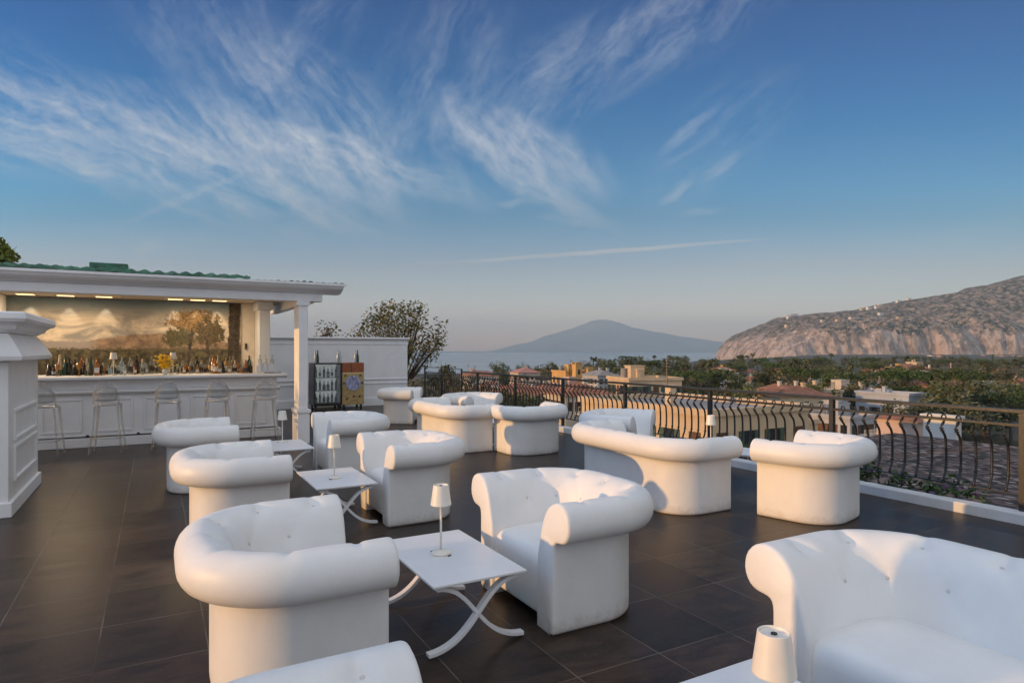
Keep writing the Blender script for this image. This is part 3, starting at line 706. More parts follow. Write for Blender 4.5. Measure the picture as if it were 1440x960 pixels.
# ------------------------------------------------------------------ white wall behind, cabinets, pedestal
wl = tag(gthing('white_wall'), 'long white garden wall with panel mouldings behind the cabinets', 'wall')
MB().box(-9,6.55,18.22,18.5,-.2,1.88).build('wall_face', M_WHITE, wl, bevel=.006)
MB().prism([(18.14,1.965),(18.13,1.93),(18.16,1.90),(18.2,1.883),(18.52,1.883),(18.56,1.93),(18.54,1.965)], 'x', -9, 6.6).build('coping', M_WHITE, wl)
m = MB()
for (z0,z1,e) in ((.0,.22,.03),(.62,.66,.02),(.74,.775,.025),(1.76,1.79,.018)): m.box(-9,6.55,18.218-e,18.218,z0,z1)
for u in (-1.0,1.2,3.3,5.4): m.box(u,u+.03,18.205,18.2175,.8,1.74)
m.build('moulding', M_WHITE, wl, bevel=.005)
M_GLASSF = clear('fridge_glass', (.8,.84,.86), .55)
fr = tag(gthing('drinks_cooler'), 'black glass-door drinks cooler on castors full of bottles', 'cooler')
m = MB(); m.box(3.62,4.30,17.12,17.16,.16,.19); m.box(3.62,4.30,17.12,17.7,1.235,1.26); m.box(3.60,3.625,17.12,17.7,.16,1.26); m.box(4.30,4.325,17.12,17.7,.16,1.26); m.box(3.6,4.32,17.68,17.71,.16,1.26); m.box(3.6,4.32,17.12,17.7,.14,.165)
m.build('cabinet', M_BLACK, fr, bevel=.004)
dr = MB(); 
for (a0,a1,z0,z1) in ((3.605,4.32,.17,.205),(3.605,4.32,1.22,1.255),(3.605,3.64,.206,1.219),(4.285,4.32,.206,1.219)): dr.box(a0,a1,17.09,17.118,z0,z1)
d_ = dr.build('door', M_BLACK, fr, bevel=.003); MB().box(3.642,4.283,17.10,17.104,.207,1.218).build('glass_pane', M_GLASSF, d_)
MB().box(3.64,4.29,17.55,17.56,.2,1.22).build('lit_back', glow('cooler_light', (.85,.85,.80), .22), fr)
for z in (.52,.86): MB().box(3.63,4.29,17.2,17.6,z,z+.012).build('shelf', pbr('wire_shelf',(.5,.52,.54),.3), fr)
for z in (.205,.535,.875):
    for k in range(6): place_bottle(rnd.choice([0,1]), rnd.choice(['clear','pale blue','amber','cream labelled','red','deep green']), W(3.70+.105*k,17.33,z), 'behind the glass door of the drinks cooler', 'bottles inside the drinks cooler', .92)
def castors(p, u0, u1):
    for u in (u0+.06,u1-.06):
        for n in (17.2,17.6):
            MB().tube([(u-.02,n,.055),(u+.02,n,.055)], .05, 14).build('castor', M_BLACK, p); MB().box(u-.03,u+.03,n-.03,n+.03,.10,.139).build('castor_fork', M_BLACK, p)
castors(fr,3.6,4.32)
def deco_mat():
    m = bpy.data.materials.new('painted_cabinet'); m.use_nodes = True; t = NT(m.node_tree)
    out = t.n('ShaderNodeOutputMaterial'); p = t.n('ShaderNodeBsdfPrincipled'); t.l(p.outputs[0], out.inputs[0]); p.inputs['Roughness'].default_value = .35
    x, y, z = t.sep(t.n('ShaderNodeTexCoord').outputs['Object'])
    tc = t.n('ShaderNodeTexCoord').outputs['Object']
    vo = t.n('ShaderNodeTexVoronoi'); t.l(tc, vo.inputs['Vector']); vo.inputs['Scale'].default_value = 22
    top = t.mix(t.smooth(vo.outputs[0], .2, .5), (.42,.13,.02), (.30,.07,.02))
    bod = t.mix(t.smooth(t.noise(tc, 14, 4), .4, .65), (.50,.36,.15), (.38,.26,.10))
    col = t.mix(t.m('GREATER_THAN', z, 1.0), bod, top)
    band = t.m('LESS_THAN', t.m('ABSOLUTE', t.m('SUBTRACT', z, .985)), .018); col = t.mix(band, col, (.65,.52,.24))
    stripe = t.m('LESS_THAN', t.m('ABSOLUTE', t.m('SUBTRACT', x, 4.575)), .02); col = t.mix(t.m('MULTIPLY', stripe, t.m('GREATER_THAN', z, 1.0)), col, (.10,.07,.02))
    # row of small dark studs near the foot and round the disc
    for (cx, cz) in ((4.46,.30),(4.64,.36),(4.80,.36),(4.42,.92),(4.82,.92),(4.38,.72),(4.87,.72)):
        a = t.m('SUBTRACT', x, cx); c = t.m('SUBTRACT', z, cz)
        col = t.mix(t.m('LESS_THAN', t.m('ADD', t.m('MULTIPLY', a, a), t.m('MULTIPLY', c, c)), .0011), col, (.10,.07,.035))
    t.l(col, p.inputs['Base Color']); return m
dc = tag(gthing('decorated_cabinet'), 'ochre painted cabinet on castors with round pale blue disc', 'cabinet')
MB().box(4.335,4.92,17.1,17.7,.145,1.26).build('cabinet_body', deco_mat(), dc, bevel=.008)
m = MB(); m.tube([(4.625,17.075,.72),(4.625,17.098,.72)], .20, 36); m.build('disc', pbr('blue_disc', (.33,.35,.52), .4, .55, 16), dc)
castors(dc,4.34,4.92)
for i, (u, c) in enumerate(((3.68,'pale blue'),(3.74,'deep green'),(4.27,'pale blue'),(4.33,'clear'),(4.74,'pale blue'),(4.80,'deep green'))):
    place_bottle(2, c, W(u,17.3,1.262), 'on top of the drinks cabinets before the wall', 'bottles on top of the cabinets', 1.0)
# pedestal at the left edge
pd = tag(gthing('oven_chimney_block'), 'tall white panelled block with moulded cornice at the left edge', 'block')
PU, N0, N1 = -1.23, 7.73, 9.5
MB().box(-4.2,PU,N0,N1,0,1.485).build('body', M_WHITE, pd, bevel=.006)
MB().box(-4.2,PU+.03,N0-.03,N1+.03,0,.14).build('plinth', M_WHITE, pd, bevel=.008)
def ring(prof):
    """profile (overhang, z) wrapped round the block on three sides"""
    m = MB(); k = len(prof)
    for (o, z) in prof: m.v += [(-4.2,N0-o,z),(PU+o,N0-o,z),(PU+o,N1+o,z),(-4.2,N1+o,z)]
    for j in range(k-1):
        for i in range(3): m.f.append((4*j+i,4*j+i+1,4*(j+1)+i+1,4*(j+1)+i))
    m.f += [(0,1,2,3), tuple(4*(k-1)+i for i in range(4))]
    return m
ring([(.002,1.49),(.10,1.49),(.12,1.505),(.125,1.54),(.115,1.56),(.07,1.64),(.02,1.72),(-.01,1.76)]).build('hood', M_WHITE, pd)
ring([(-.01,1.765),(.03,1.79),(.06,1.80),(.075,1.835),(.11,1.86),(.145,1.87),(.16,1.90),(.15,1.95),(.13,1.965)]).build('cornice', M_WHITE, pd)
m = MB()
for (z0,z1) in ((.30,.335),(.62,.655),(.70,.735),(.98,1.015)): m.box(PU-.02,PU+.022,N0+.25,N1-.2,z0,z1)
for n in (N0+.25,N1-.235): m.box(PU-.02,PU+.020,n,n+.035,.3355,.6195); m.box(PU-.02,PU+.020,n,n+.035,.7355,.9795)
m.build('panel_moulding', M_WHITE, pd, bevel=.006)
cl2 = tag(gthing('white_column'), 'white column standing behind the moulded cornice block at the left edge', 'column')
MB().box(-2.98,-2.55,11.40,11.62,0,2.36).build('shaft', M_WHITE, cl2, bevel=.01)
MB().box(-3.02,-2.51,11.37,11.65,2.361,2.437).build('capital', M_WHITE, cl2, bevel=.01)

# ------------------------------------------------------------------ iron railing
rl = tag(gthing('iron_railing'), 'black wrought iron railing with bellied balusters along the terrace edge', 'railing')
UR0 = 7.08; NR0 = .485*-4.767+.875*6.0; SP = 1.937       # post 0 stands at the right edge of the photo
n_lo = NR0-2*SP; n_hi = 15.45
MB().box(UR0-.028,UR0+.028,n_lo,n_hi,1.008,1.044).build('top_rail', M_IRON, rl, bevel=.004)
MB().box(UR0-.02,UR0+.02,n_lo,n_hi,.880,.908).build('middle_rail', M_IRON, rl, bevel=.003)
MB().box(UR0-.016,UR0+.016,n_lo,n_hi,.243,.257).build('bottom_rail', M_IRON, rl, bevel=.003)
k = 0
pm = None
for k in range(-2, 7):
    n = NR0+k*SP
    m = MB().box(-.026,.026,-.026,.026,.06,1.007); m.lathe([(.03,.095),(.034,.11),(.026,.13),(.02,.16)], 8)
    if pm is None: pm = m.build('post', M_IRON, rl); q = pm
    else: q = pm.copy(); COL.objects.link(q)
    q.location = (UR0, n, 0)
BP = [(.0,.893),(.012,.875),(-.018,.85),(-.048,.815),(-.03,.775),(.012,.735),(.036,.69),(.045,.61),(.048,.52),(.045,.42),(.032,.35),(.008,.30),(-.004,.257)]
bp = catmull(BP, 2)
def baluster():
    m = MB().tube([(o,0,z) for o,z in bp], .0128, 7)
    for zc, oc in ((.80,-.042),(.775,-.028),(.40,.042)): m.lathe([(.012,-.008),(.021,-.004),(.021,.004),(.012,.008)], 8, (oc,0,zc))
    m.tube([(0,.022*math.cos(t),.907+.032*math.sin(t)) for t in [math.pi*i/8 for i in range(9)]], .008, 6)
    return m
bp0 = None; allb = []
for k in range(-1, 7):
    for i in range(13):
        n = NR0+k*SP+SP*(i+1)/14
        if n < n_hi-.03: allb.append(n)
near = allb[:99]; rest = allb[99:]
for n in near:
    if bp0 is None: bp0 = baluster().build('baluster', M_IRON, rl, smooth=True); q = bp0
    else: q = bp0.copy(); COL.objects.link(q)
    q.location = (UR0, n, 0)
if rest:
    m = MB()
    for n in rest:
        bb = baluster(); m.add([(x, y+n, z) for x,y,z in bb.v], bb.f)
    m.v = [(x+UR0,y,z) for x,y,z in m.v]; q = m.build('far_balusters', M_IRON, rl, smooth=True); q['kind'] = 'stuff'
r2 = tag(gthing('iron_railing'), 'short raised iron railing section ending at the white wall', 'railing')
MB().box(UR0-.024,UR0+.024,n_hi+.05,18.2,1.085,1.10).build('top_rail', M_IRON, r2)
MB().box(UR0-.016,UR0+.016,n_hi+.05,18.2,.93,.945).build('middle_rail', M_IRON, r2)
MB().box(UR0-.016,UR0+.016,n_hi+.05,18.2,.23,.245).build('bottom_rail', M_IRON, r2)
for n in (n_hi+.07, 16.9, 18.17): MB().box(UR0-.02,UR0+.02,n-.02,n+.02,.06,1.084).build('post', M_IRON, r2)
bb = None; n = n_hi+.2
while n < 18.1:
    if bb is None: bb = baluster().build('baluster', M_IRON, r2, smooth=True); q = bb
    else: q = bb.copy(); COL.objects.link(q)
    q.location = (UR0, n, .03); n += .139

# ------------------------------------------------------------------ plants and trees
def leaves(m, c, n, size, spread, seed, flat=1.0):
    rr = random.Random(seed)
    for _ in range(n):
        d = Vector((rr.gauss(0,1), rr.gauss(0,1), rr.gauss(0,1)*flat)); d = d/max(.6,d.length)*spread*rr.random()**.4
        p = Vector(c)+d; a = Vector((rr.uniform(-1,1),rr.uniform(-1,1),rr.uniform(-.6,.8))).normalized(); b_ = a.cross(Vector((rr.uniform(-1,1),rr.uniform(-1,1),rr.uniform(-1,1)))).normalized()
        s = size*rr.uniform(.6,1.3); m.add([p-a*s*.6, p+b_*s*.28, p+a*s*.6, p-b_*s*.28], [(0,1,2,3)])
M_BARK = pbr('bark', (.075,.055,.04), .9, .3, 12, .6, 30)
L_PINE = leafmat('pine_needles', (.036,.062,.020), (.11,.15,.045), scale=.25)
L_BROAD = leafmat('broad_leaves', (.042,.058,.024), (.14,.155,.055), (.17,.14,.06), .3)
L_OLIVE = leafmat('grey_green_leaves', (.065,.075,.042), (.16,.165,.095), scale=.4)
L_PALM = leafmat('palm_fronds', (.035,.05,.018), (.09,.10,.035), (.13,.10,.05), .4)
L_BRONZE = leafmat('bronze_leaves', (.035,.038,.014), (.12,.09,.030), (.20,.11,.05), 1.0)
L_GOLD = leafmat('olive_gold_leaves', (.055,.060,.020), (.19,.155,.050), (.26,.15,.07), 1.0)
L_VINE = leafmat('vine_leaves', (.025,.05,.02), (.08,.12,.04), (.12,.06,.16), 3.0)
def tree_mesh(kind, seed):
    """trunk and crown meshes of a tree about 10 m tall, foot at the origin"""
    rr = random.Random(seed); tr = MB(); cr = MB()
    if kind == 'pine':
        top = 8.2; tr.tube([(0,0,-.5),(.15,.1,3),(rr.uniform(-.3,.3),.1,6),(0,0,top)], [.32,.26,.2,.12], 7)
        for i in range(7):
            a = i*.9+rr.random(); r_ = rr.uniform(1.6,3.3); tr.tube([(0,0,6.2+rr.random()),(r_*.5*math.cos(a),r_*.5*math.sin(a),7.4),(r_*math.cos(a),r_*math.sin(a),8.6)], [.12,.08,.04], 5)
        for i in range(26):
            a = rr.uniform(0,6.28); r_ = 3.9*math.sqrt(rr.random()); c = (r_*math.cos(a), r_*math.sin(a), 8.9+1.0*(1-(r_/4)**2)+rr.uniform(-.4,.4)); leaves(cr, c, 60, .42, 1.05, rr.random(), .55)
    elif kind == 'palm':
        tr.tube([(0,0,-.5),(.1,0,4),(.05,.1,8.4)], [.26,.2,.22], 8)
        for i in range(34):
            a = rr.uniform(0,6.28); e0 = rr.uniform(-.2,1.3); prev = Vector((0,0,8.5)); L = rr.uniform(1.9,2.7)
            for s in range(7):
                e = e0-.32*s*rr.uniform(.6,1.1); st = Vector((math.cos(a)*math.cos(e), math.sin(a)*math.cos(e), math.sin(e)))*L/7
                side = Vector((-math.sin(a),math.cos(a),0)); q = prev+st; w_ = .34*math.sin(math.pi*(s+.6)/8)
                for sg in (-1,1): cr.add([prev, q, q+side*sg*w_-Vector((0,0,w_*.55)), prev+side*sg*w_-Vector((0,0,w_*.6))], [(0,1,2,3)])
                prev = q
    elif kind == 'cypress':
        tr.tube([(0,0,-.5),(0,0,8)], [.2,.05], 6)
        for i in range(24): z = .8+i*.38; leaves(cr, (rr.uniform(-.1,.1),rr.uniform(-.1,.1),z), 34, .34, .95*(1-(z/11)**2)+.12, rr.random(), 1)
    else:
        tr.tube([(0,0,-.5),(.1,.1,1.6),(.0,.2,3.4)], [.34,.26,.2], 7)
        for i in range(8):
            a = i*.8+rr.random(); r_ = rr.uniform(1.2,2.6); tr.tube([(0,.1,2.4+rr.random()),(r_*.5*math.cos(a),r_*.5*math.sin(a),4.4),(r_*math.cos(a),r_*math.sin(a),6.4)], [.14,.09,.03], 5)
        for i in range(34):
            a = rr.uniform(0,6.28); zz = rr.uniform(2.6,9.2); r_ = 3.3*math.sqrt(max(0,1-((zz-5.4)/4.4)**2))*rr.uniform(.35,1); leaves(cr, (r_*math.cos(a),r_*math.sin(a),zz), 44, .5, rr.uniform(.7,1.25), rr.random(), .8)
    return tr, cr
TREES = {}
def tree(kind, x, y, z, s, label, grp, lm, name, wide=1.0, var=0):
    key = (kind, var, lm.name)
    if key not in TREES:
        tr, cr = tree_mesh(kind, hash((len(kind), var)) % 1000); root = empty(name); tr.build('trunk', M_BARK, root); cr.build('crown', lm, root); TREES[key] = root; o = root
    else: o = copy_tree(TREES[key])
    o.location = (x,y,z); o.scale = (s*wide,s*wide,s); o.rotation_euler.z = rnd.uniform(0,6.28); tag(o, label, 'tree', grp)
    return o
# sparse tree behind the white wall
def sparse_tree(name, base, h, rx, nleaf, lsz, label, seed, lm, zlo=.35, tips=60):
    rr = random.Random(seed); root = empty(name, base); tr = MB(); cr = MB()
    tr.tube([(0,0,-1),(.05,.05,h*.3),(0,.1,h*.55)], [.11,.085,.06], 7)
    for i in range(tips):
        a = rr.uniform(0,6.28); r_ = rx*rr.random()**.4; zz = h*rr.uniform(zlo,1.0); zc = (1+zlo)/2; k = math.sqrt(max(.04,1-((zz/h-zc)/(1.02-zc))**2)); r_ *= k
        tip = Vector((r_*math.cos(a), r_*math.sin(a), zz)); mid = Vector((tip.x*.4,tip.y*.4,h*.4+(zz-h*.4)*.4))
        tr.tube([(0,.05,h*.42),mid,tip], [.03,.018,.006], 4)
        leaves(cr, tip, nleaf, lsz, .34, rr.random(), .8)
    tr.build('trunk', M_BARK, root); cr.build('crown', lm, root); tag(root, label, 'tree'); return root
sparse_tree('garden_tree', at(562,24,-2.2), zat(430,24)+2.2, 1.65, 34, .11, 'sparse bronze-leaved tree rising behind the end of the white wall', 5, L_GOLD, .56, 130)
sparse_tree('roof_tree', at(-18,19,.5), zat(346,19)-.5, .70, 40, .17, 'green leafy tree top above the pavilion roof at the left edge', 6, leafmat('bright_leaves',(.16,.24,.03),(.30,.36,.07)), .5)
sparse_tree('wall_shrub', at(462,21,-.5), zat(461,21)+.5, .30, 8, .10, 'few dry twigs just above the wall right of the post', 8, L_BRONZE, .6)
for i, (px_, d, pt, rx, lb) in enumerate(((600,21,522,.9,'dark bushy shrub outside the railing beside the wall end'), (640,23,524,.9,'dark shrub outside the railing below the small villa'), (628,26,506,.18,'small dark tuft poking above the railing corner'), (682,22,532,.8,'loose shrub outside the railing behind the farthest armchair'), (735,24,545,.8,'green hedge bush outside the railing left of the castle'))):
    rr = random.Random(i+20); root = empty('shrub', at(px_,d,-1.5)); cr = MB(); tr = MB(); H = zat(pt+9,d)+1.5
    tr.tube([(0,0,-.6),(0,0,H*.8)], [.03,.01], 5)
    for q in range(40): a = rr.uniform(0,6.28); r_ = rx*math.sqrt(rr.random()); leaves(cr, (r_*math.cos(a),r_*math.sin(a),H*rr.uniform(.25,.97)), 26, .12, .26, rr.random())
    tr.build('stem', M_BARK, root); cr.build('foliage', L_OLIVE if i in (0,1,3) else L_BROAD, root); tag(root, lb, 'shrub', 'shrubs outside the railing')
for i, n in enumerate((2.2,2.85,3.4,4.0,4.6,5.3)):
    root = empty('trailing_plant', W(7.28+.03*(i % 3), n+1.6, -.02)); cr = MB(); tr = MB(); rr = random.Random(i+60)
    tr.tube([(0,0,0),(.02,.02,.15)], [.012,.006], 5)
    for q in range(12): leaves(cr, (rr.uniform(-.16,.10),rr.uniform(-.40,.40),rr.uniform(.02,.26)), 30, .06, .11, rr.random(), .7)
    tr.build('stem', M_BARK, root); cr.build('foliage', L_VINE, root); root.rotation_euler.z = TH
    tag(root, 'leafy trailing plant growing along the kerb behind the railing', 'plant', 'trailing plants behind the railing')

# ------------------------------------------------------------------ town, trees and land beyond the railing
GZ = -14.0
def ground_mat():
    m = bpy.data.materials.new('town_ground'); m.use_nodes = True; t = NT(m.node_tree)
    out = t.n('ShaderNodeOutputMaterial'); p = t.n('ShaderNodeBsdfPrincipled'); t.l(p.outputs[0], out.inputs[0]); p.inputs['Roughness'].default_value = .9
    tc = t.n('ShaderNodeTexCoord').outputs['Object']
    n1 = t.noise(tc, .035, 6, .6); n2 = t.noise(tc, .4, 5, .7)
    col = t.mix(t.smooth(n1, .42, .58), (.025,.032,.015), (.10,.095,.08)); col = t.mix(t.m('MULTIPLY', n2, .5), col, (.06,.055,.04))
    t.l(col, p.inputs['Base Color']); return m
def land_edge(x): return 420+max(0,x+40)*1.6+25*noise.noise(Vector((x*.02,0,3)))
m = MB(); xs = [-900+15*i for i in range(270)]; ts = [0,.15,.3,.45,.6,.75,.9,1,1.004,1.03]
for x in xs:
    e = land_edge(x)
    for j, t_ in enumerate(ts):
        y = -60+(e+60)*t_ if t_ <= 1 else e+(t_-1)*400
        z = GZ+max(0,y-250)*.003*0 if j < 8 else (-30 if j == 8 else -58)
        m.v.append((x, y, z+(.8*noise.noise(Vector((x*.03,y*.03,0))) if j < 8 and t_ > .3 else 0)))
k = len(ts)
for i in range(len(xs)-1):
    for j in range(k-1): m.f.append((i*k+j, (i+1)*k+j, (i+1)*k+j+1, i*k+j+1))
o = m.build('ground', ground_mat()); tag(o, None, None, None, 'structure')
def sea_mat():
    m = bpy.data.materials.new('sea_water'); m.use_nodes = True; t = NT(m.node_tree)
    out = t.n('ShaderNodeOutputMaterial'); p = t.n('ShaderNodeBsdfPrincipled'); t.l(p.outputs[0], out.inputs[0])
    tc = t.n('ShaderNodeTexCoord').outputs['Object']; mp = t.n('ShaderNodeMapping'); t.l(tc, mp.inputs[0]); mp.inputs['Scale'].default_value = (.6,1,1)
    n0 = t.noise(mp.outputs[0], .0011, 5, .6)
    t.l(t.mix(n0, (.20,.205,.215), (.27,.275,.285)), p.inputs['Base Color']); t.put(p.inputs['Roughness'], t.m('ADD', .12, t.m('MULTIPLY', n0, .2)))  # pale base colour carries haze and sky sheen over the water
    t.l(t.bump(t.noise(mp.outputs[0], .25, 6, .65), .05, 1.0), p.inputs['Normal']); return m
m = MB(); m.add([(-28000,-2500,-55),(28000,-2500,-55),(28000,27000,-55),(-28000,27000,-55)], [(0,1,2,3)])
o = m.build('sea', sea_mat()); tag(o, None, None, None, 'structure')

# distant volcano-shaped mountain across the bay
def interp(P, x):
    if x <= P[0][0]: return P[0][1]
    for (a, b), (c, d) in zip(P, P[1:]):
        if x <= c: t = (x-a)/(c-a); t = t*t*(3-2*t)*.5+t*.5; return b+(d-b)*t
    return P[-1][1]
MD = 19000
prof = [(560,507),(620,503),(680,495),(740,482),(775,470),(800,463),(820,456),(834,450.5),(846,449),(858,450),(872,454),(892,461),(925,467),(965,474),(1010,480),(1060,487),(1130,495),(1200,502),(1300,507)]
m = MB(); NX, NY = 220, 26
for i in range(NX+1):
    px_ = 540+790*i/NX; X = (px_-720)/F_PX*MD; H = zat(interp(prof, px_), MD)+55
    for j in range(NY+1):
        t_ = j/NY; y = MD-3200+6400*t_; g = math.exp(-((t_-.5)/.20)**2)
        h = H*(g*.96+.04*math.exp(-((t_-.5)/.35)**2))*(1+(.16*noise.fractal(Vector((X*.0009,y*.0009,1)),.6,2.1,6) if t_ < .5 else 0)*(1-g))
        m.v.append((X, y, -55-(8 if j in (0,NY) else 0)+max(0,h)))
k = NY+1
for i in range(NX):
    for j in range(NY): m.f.append((i*k+j,(i+1)*k+j,(i+1)*k+j+1,i*k+j+1))
o = m.build('mountain', pbr('far_mountain', (.15,.125,.125), .95, .35, .0012), smooth=True); tag(o, None, None, None, 'structure')

# rocky headland
HD = 3000
ridge = [(1001,512),(1004,500),(1009,490),(1018,480),(1040,468),(1070,455),(1095,447),(1150,441),(1192,438),(1230,430),(1260,424),(1321,415),(1380,402),(1440,388),(1560,365),(1700,350)]
def head_mat():
    m = bpy.data.materials.new('headland_rock'); m.use_nodes = True; t = NT(m.node_tree)
    out = t.n('ShaderNodeOutputMaterial'); p = t.n('ShaderNodeBsdfPrincipled'); t.l(p.outputs[0], out.inputs[0]); p.inputs['Roughness'].default_value = .95; p.inputs['Specular IOR Level'].default_value = .1
    tc = t.n('ShaderNodeTexCoord').outputs['Object']; x, y, z = t.sep(tc)
    g = t.n('ShaderNodeNewGeometry'); nx, ny, nz = t.sep(g.outputs['Normal'])
    n1 = t.noise(tc, .012, 7, .70); n2 = t.noise(tc, .045, 7, .78); n3 = t.noise(tc, .005, 4, .6)
    mp = t.n('ShaderNodeMapping'); t.l(tc, mp.inputs[0]); mp.inputs['Scale'].default_value = (1,1,.3)
    streak = t.noise(mp.outputs[0], .03, 6, .7)
    rock = t.mix(t.smooth(streak, .38, .62), (.22,.16,.13), (.50,.40,.34)); rock = t.mix(t.smooth(n2, .5, .68), rock, (.60,.52,.47))
    veg = t.mix(t.smooth(n2, .45, .56), (.034,.037,.025), (.30,.24,.195))
    f = t.m('ADD', t.m('ADD', t.m('MULTIPLY', nz, .45), t.m('MULTIPLY', t.m('SUBTRACT', n1, .5), 2.0)), t.m('MULTIPLY', t.m('SUBTRACT', n2, .5), 1.9))
    f = t.m('ADD', f, t.m('MULTIPLY', t.m('SUBTRACT', z, 80.0), .0034))
    f = t.m('ADD', f, t.m('MULTIPLY', t.m('SUBTRACT', n3, .5), 1.3))
    f = t.m('ADD', f, t.m('MULTIPLY', t.m('SINE', t.m('ADD', t.m('MULTIPLY', z, .085), t.m('MULTIPLY', n3, 14))), .10))
    col = t.mix(t.smooth(f, .17, .25), rock, veg)
    t.l(col, p.inputs['Base Color'])
    t.l(t.bump(t.m('ADD', n2, n1), .8, 8), p.inputs['Normal']); return m
m = MB(); NX, NY = 420, 120
def head_h(px_, t_, X, y):
    H = zat(interp(ridge, px_), HD)+55
    fr = noise.fractal(Vector((X*.004,y*.004,3)),.7,2.1,6); f2 = noise.fractal(Vector((X*.013,y*.013,9)),.6,2.1,5)
    cliff = min(H*.55, 112+26*noise.noise(Vector((X*.006,1,1))))
    front = .10+.05*fr
    if t_ < front: h = -6
    else:
        q = (t_-front)/(1-front)
        c1 = min(1, q/.07); h = cliff*(c1**.7)*(1 if c1 >= 1 else .98)
        q2 = max(0, (q-.07)/.93); q2 = min(1, q2/.82)
        terr = q2**.85+.05*math.sin(q2*18+fr*3)*q2*(1-q2)*2
        h += (H-cliff)*terr
        h += 30*(1-abs(noise.noise(Vector((X*.009,y*.003,2)))*2))*min(1,q*6)*(1-q2)
    edge = min(1, q2*1.0 if t_ >= front else 0)
    f3 = noise.noise(Vector((X*.05,y*.05,4)))
    return h+ (f2*16+fr*20+f3*5)*(1-.8*edge) if h > 0 else h
for i in range(NX+1):
    px_ = 998+560*i/NX
    for j in range(NY+1):
        t_ = (j/NY)**1.3; y = HD-900+900*t_; X = (px_-720)/F_PX*HD
        m.v.append((X+14*noise.noise(Vector((y*.01,X*.01,0))), y+(26*noise.noise(Vector((X*.012,y*.004,7)))+12*noise.noise(Vector((X*.04,y*.02,7)))), -55+head_h(px_, t_, X, y)))
k = NY+1
for i in range(NX):
    for j in range(NY): m.f.append((i*k+j,(i+1)*k+j,(i+1)*k+j+1,i*k+j+1))
o = m.build('headland', head_mat(), smooth=False); tag(o, None, None, None, 'structure')

# houses
M_GLASSD = pbr('dark_window', (.03,.035,.04), .15, .2, 4)
M_SHUT = pbr('brown_shutter', (.12,.06,.03), .7)
M_SHUTG = pbr('green_shutter', (.06,.10,.07), .7)
M_TERRA = pbr('terracotta_roof', (.28,.12,.07), .85, .3, .8, .8, 6)
M_GREYR = pbr('grey_roof', (.28,.26,.25), .85, .2, .6)
def wallm(name, c): return pbr('wall_'+name, c, .85, .10, .35, .3, 4, dirt=(tuple(x*.55 for x in c), .35))
WM = {'peach': wallm('peach',(.60,.46,.30)), 'orange': wallm('orange',(.60,.36,.13)), 'cream': wallm('cream',(.56,.50,.41)), 'white': wallm('white',(.66,.64,.60)), 'pink': wallm('pink',(.56,.42,.36)), 'grey': wallm('grey',(.42,.42,.43)), 'bluegrey': wallm('bluegrey',(.40,.44,.50))}
def rooftile():
    m = bpy.data.materials.new('old_brown_roof_tiles'); m.use_nodes = True; t = NT(m.node_tree)
    out = t.n('ShaderNodeOutputMaterial'); p = t.n('ShaderNodeBsdfPrincipled'); t.l(p.outputs[0], out.inputs[0]); p.inputs['Roughness'].default_value = .95
    tc = t.n('ShaderNodeTexCoord').outputs['Object']; mp = t.n('ShaderNodeMapping'); t.l(tc, mp.inputs[0]); mp.inputs['Scale'].default_value = (1,.62,1)
    vo = t.n('ShaderNodeTexVoronoi'); t.l(mp.outputs[0], vo.inputs['Vector']); vo.inputs['Scale'].default_value = 4.6; r_, g_, b_ = t.sep(vo.outputs['Color'])
    col = t.mix(r_, (.055,.036,.032), (.24,.165,.145)); col = t.mix(t.m('GREATER_THAN', g_, .86), col, (.34,.29,.26))
    col = t.mix(t.smooth(vo.outputs['Distance'], .42, .62), col, (.02,.015,.013)); col = t.mix(t.m('MULTIPLY', t.smooth(t.noise(tc, .6, 5), .45, .7), .4), col, (.12,.10,.085))
    t.l(col, p.inputs['Base Color']); t.l(t.bump(t.m('SUBTRACT', 1.0, vo.outputs['Distance']), .8, .06), p.inputs['Normal']); return m
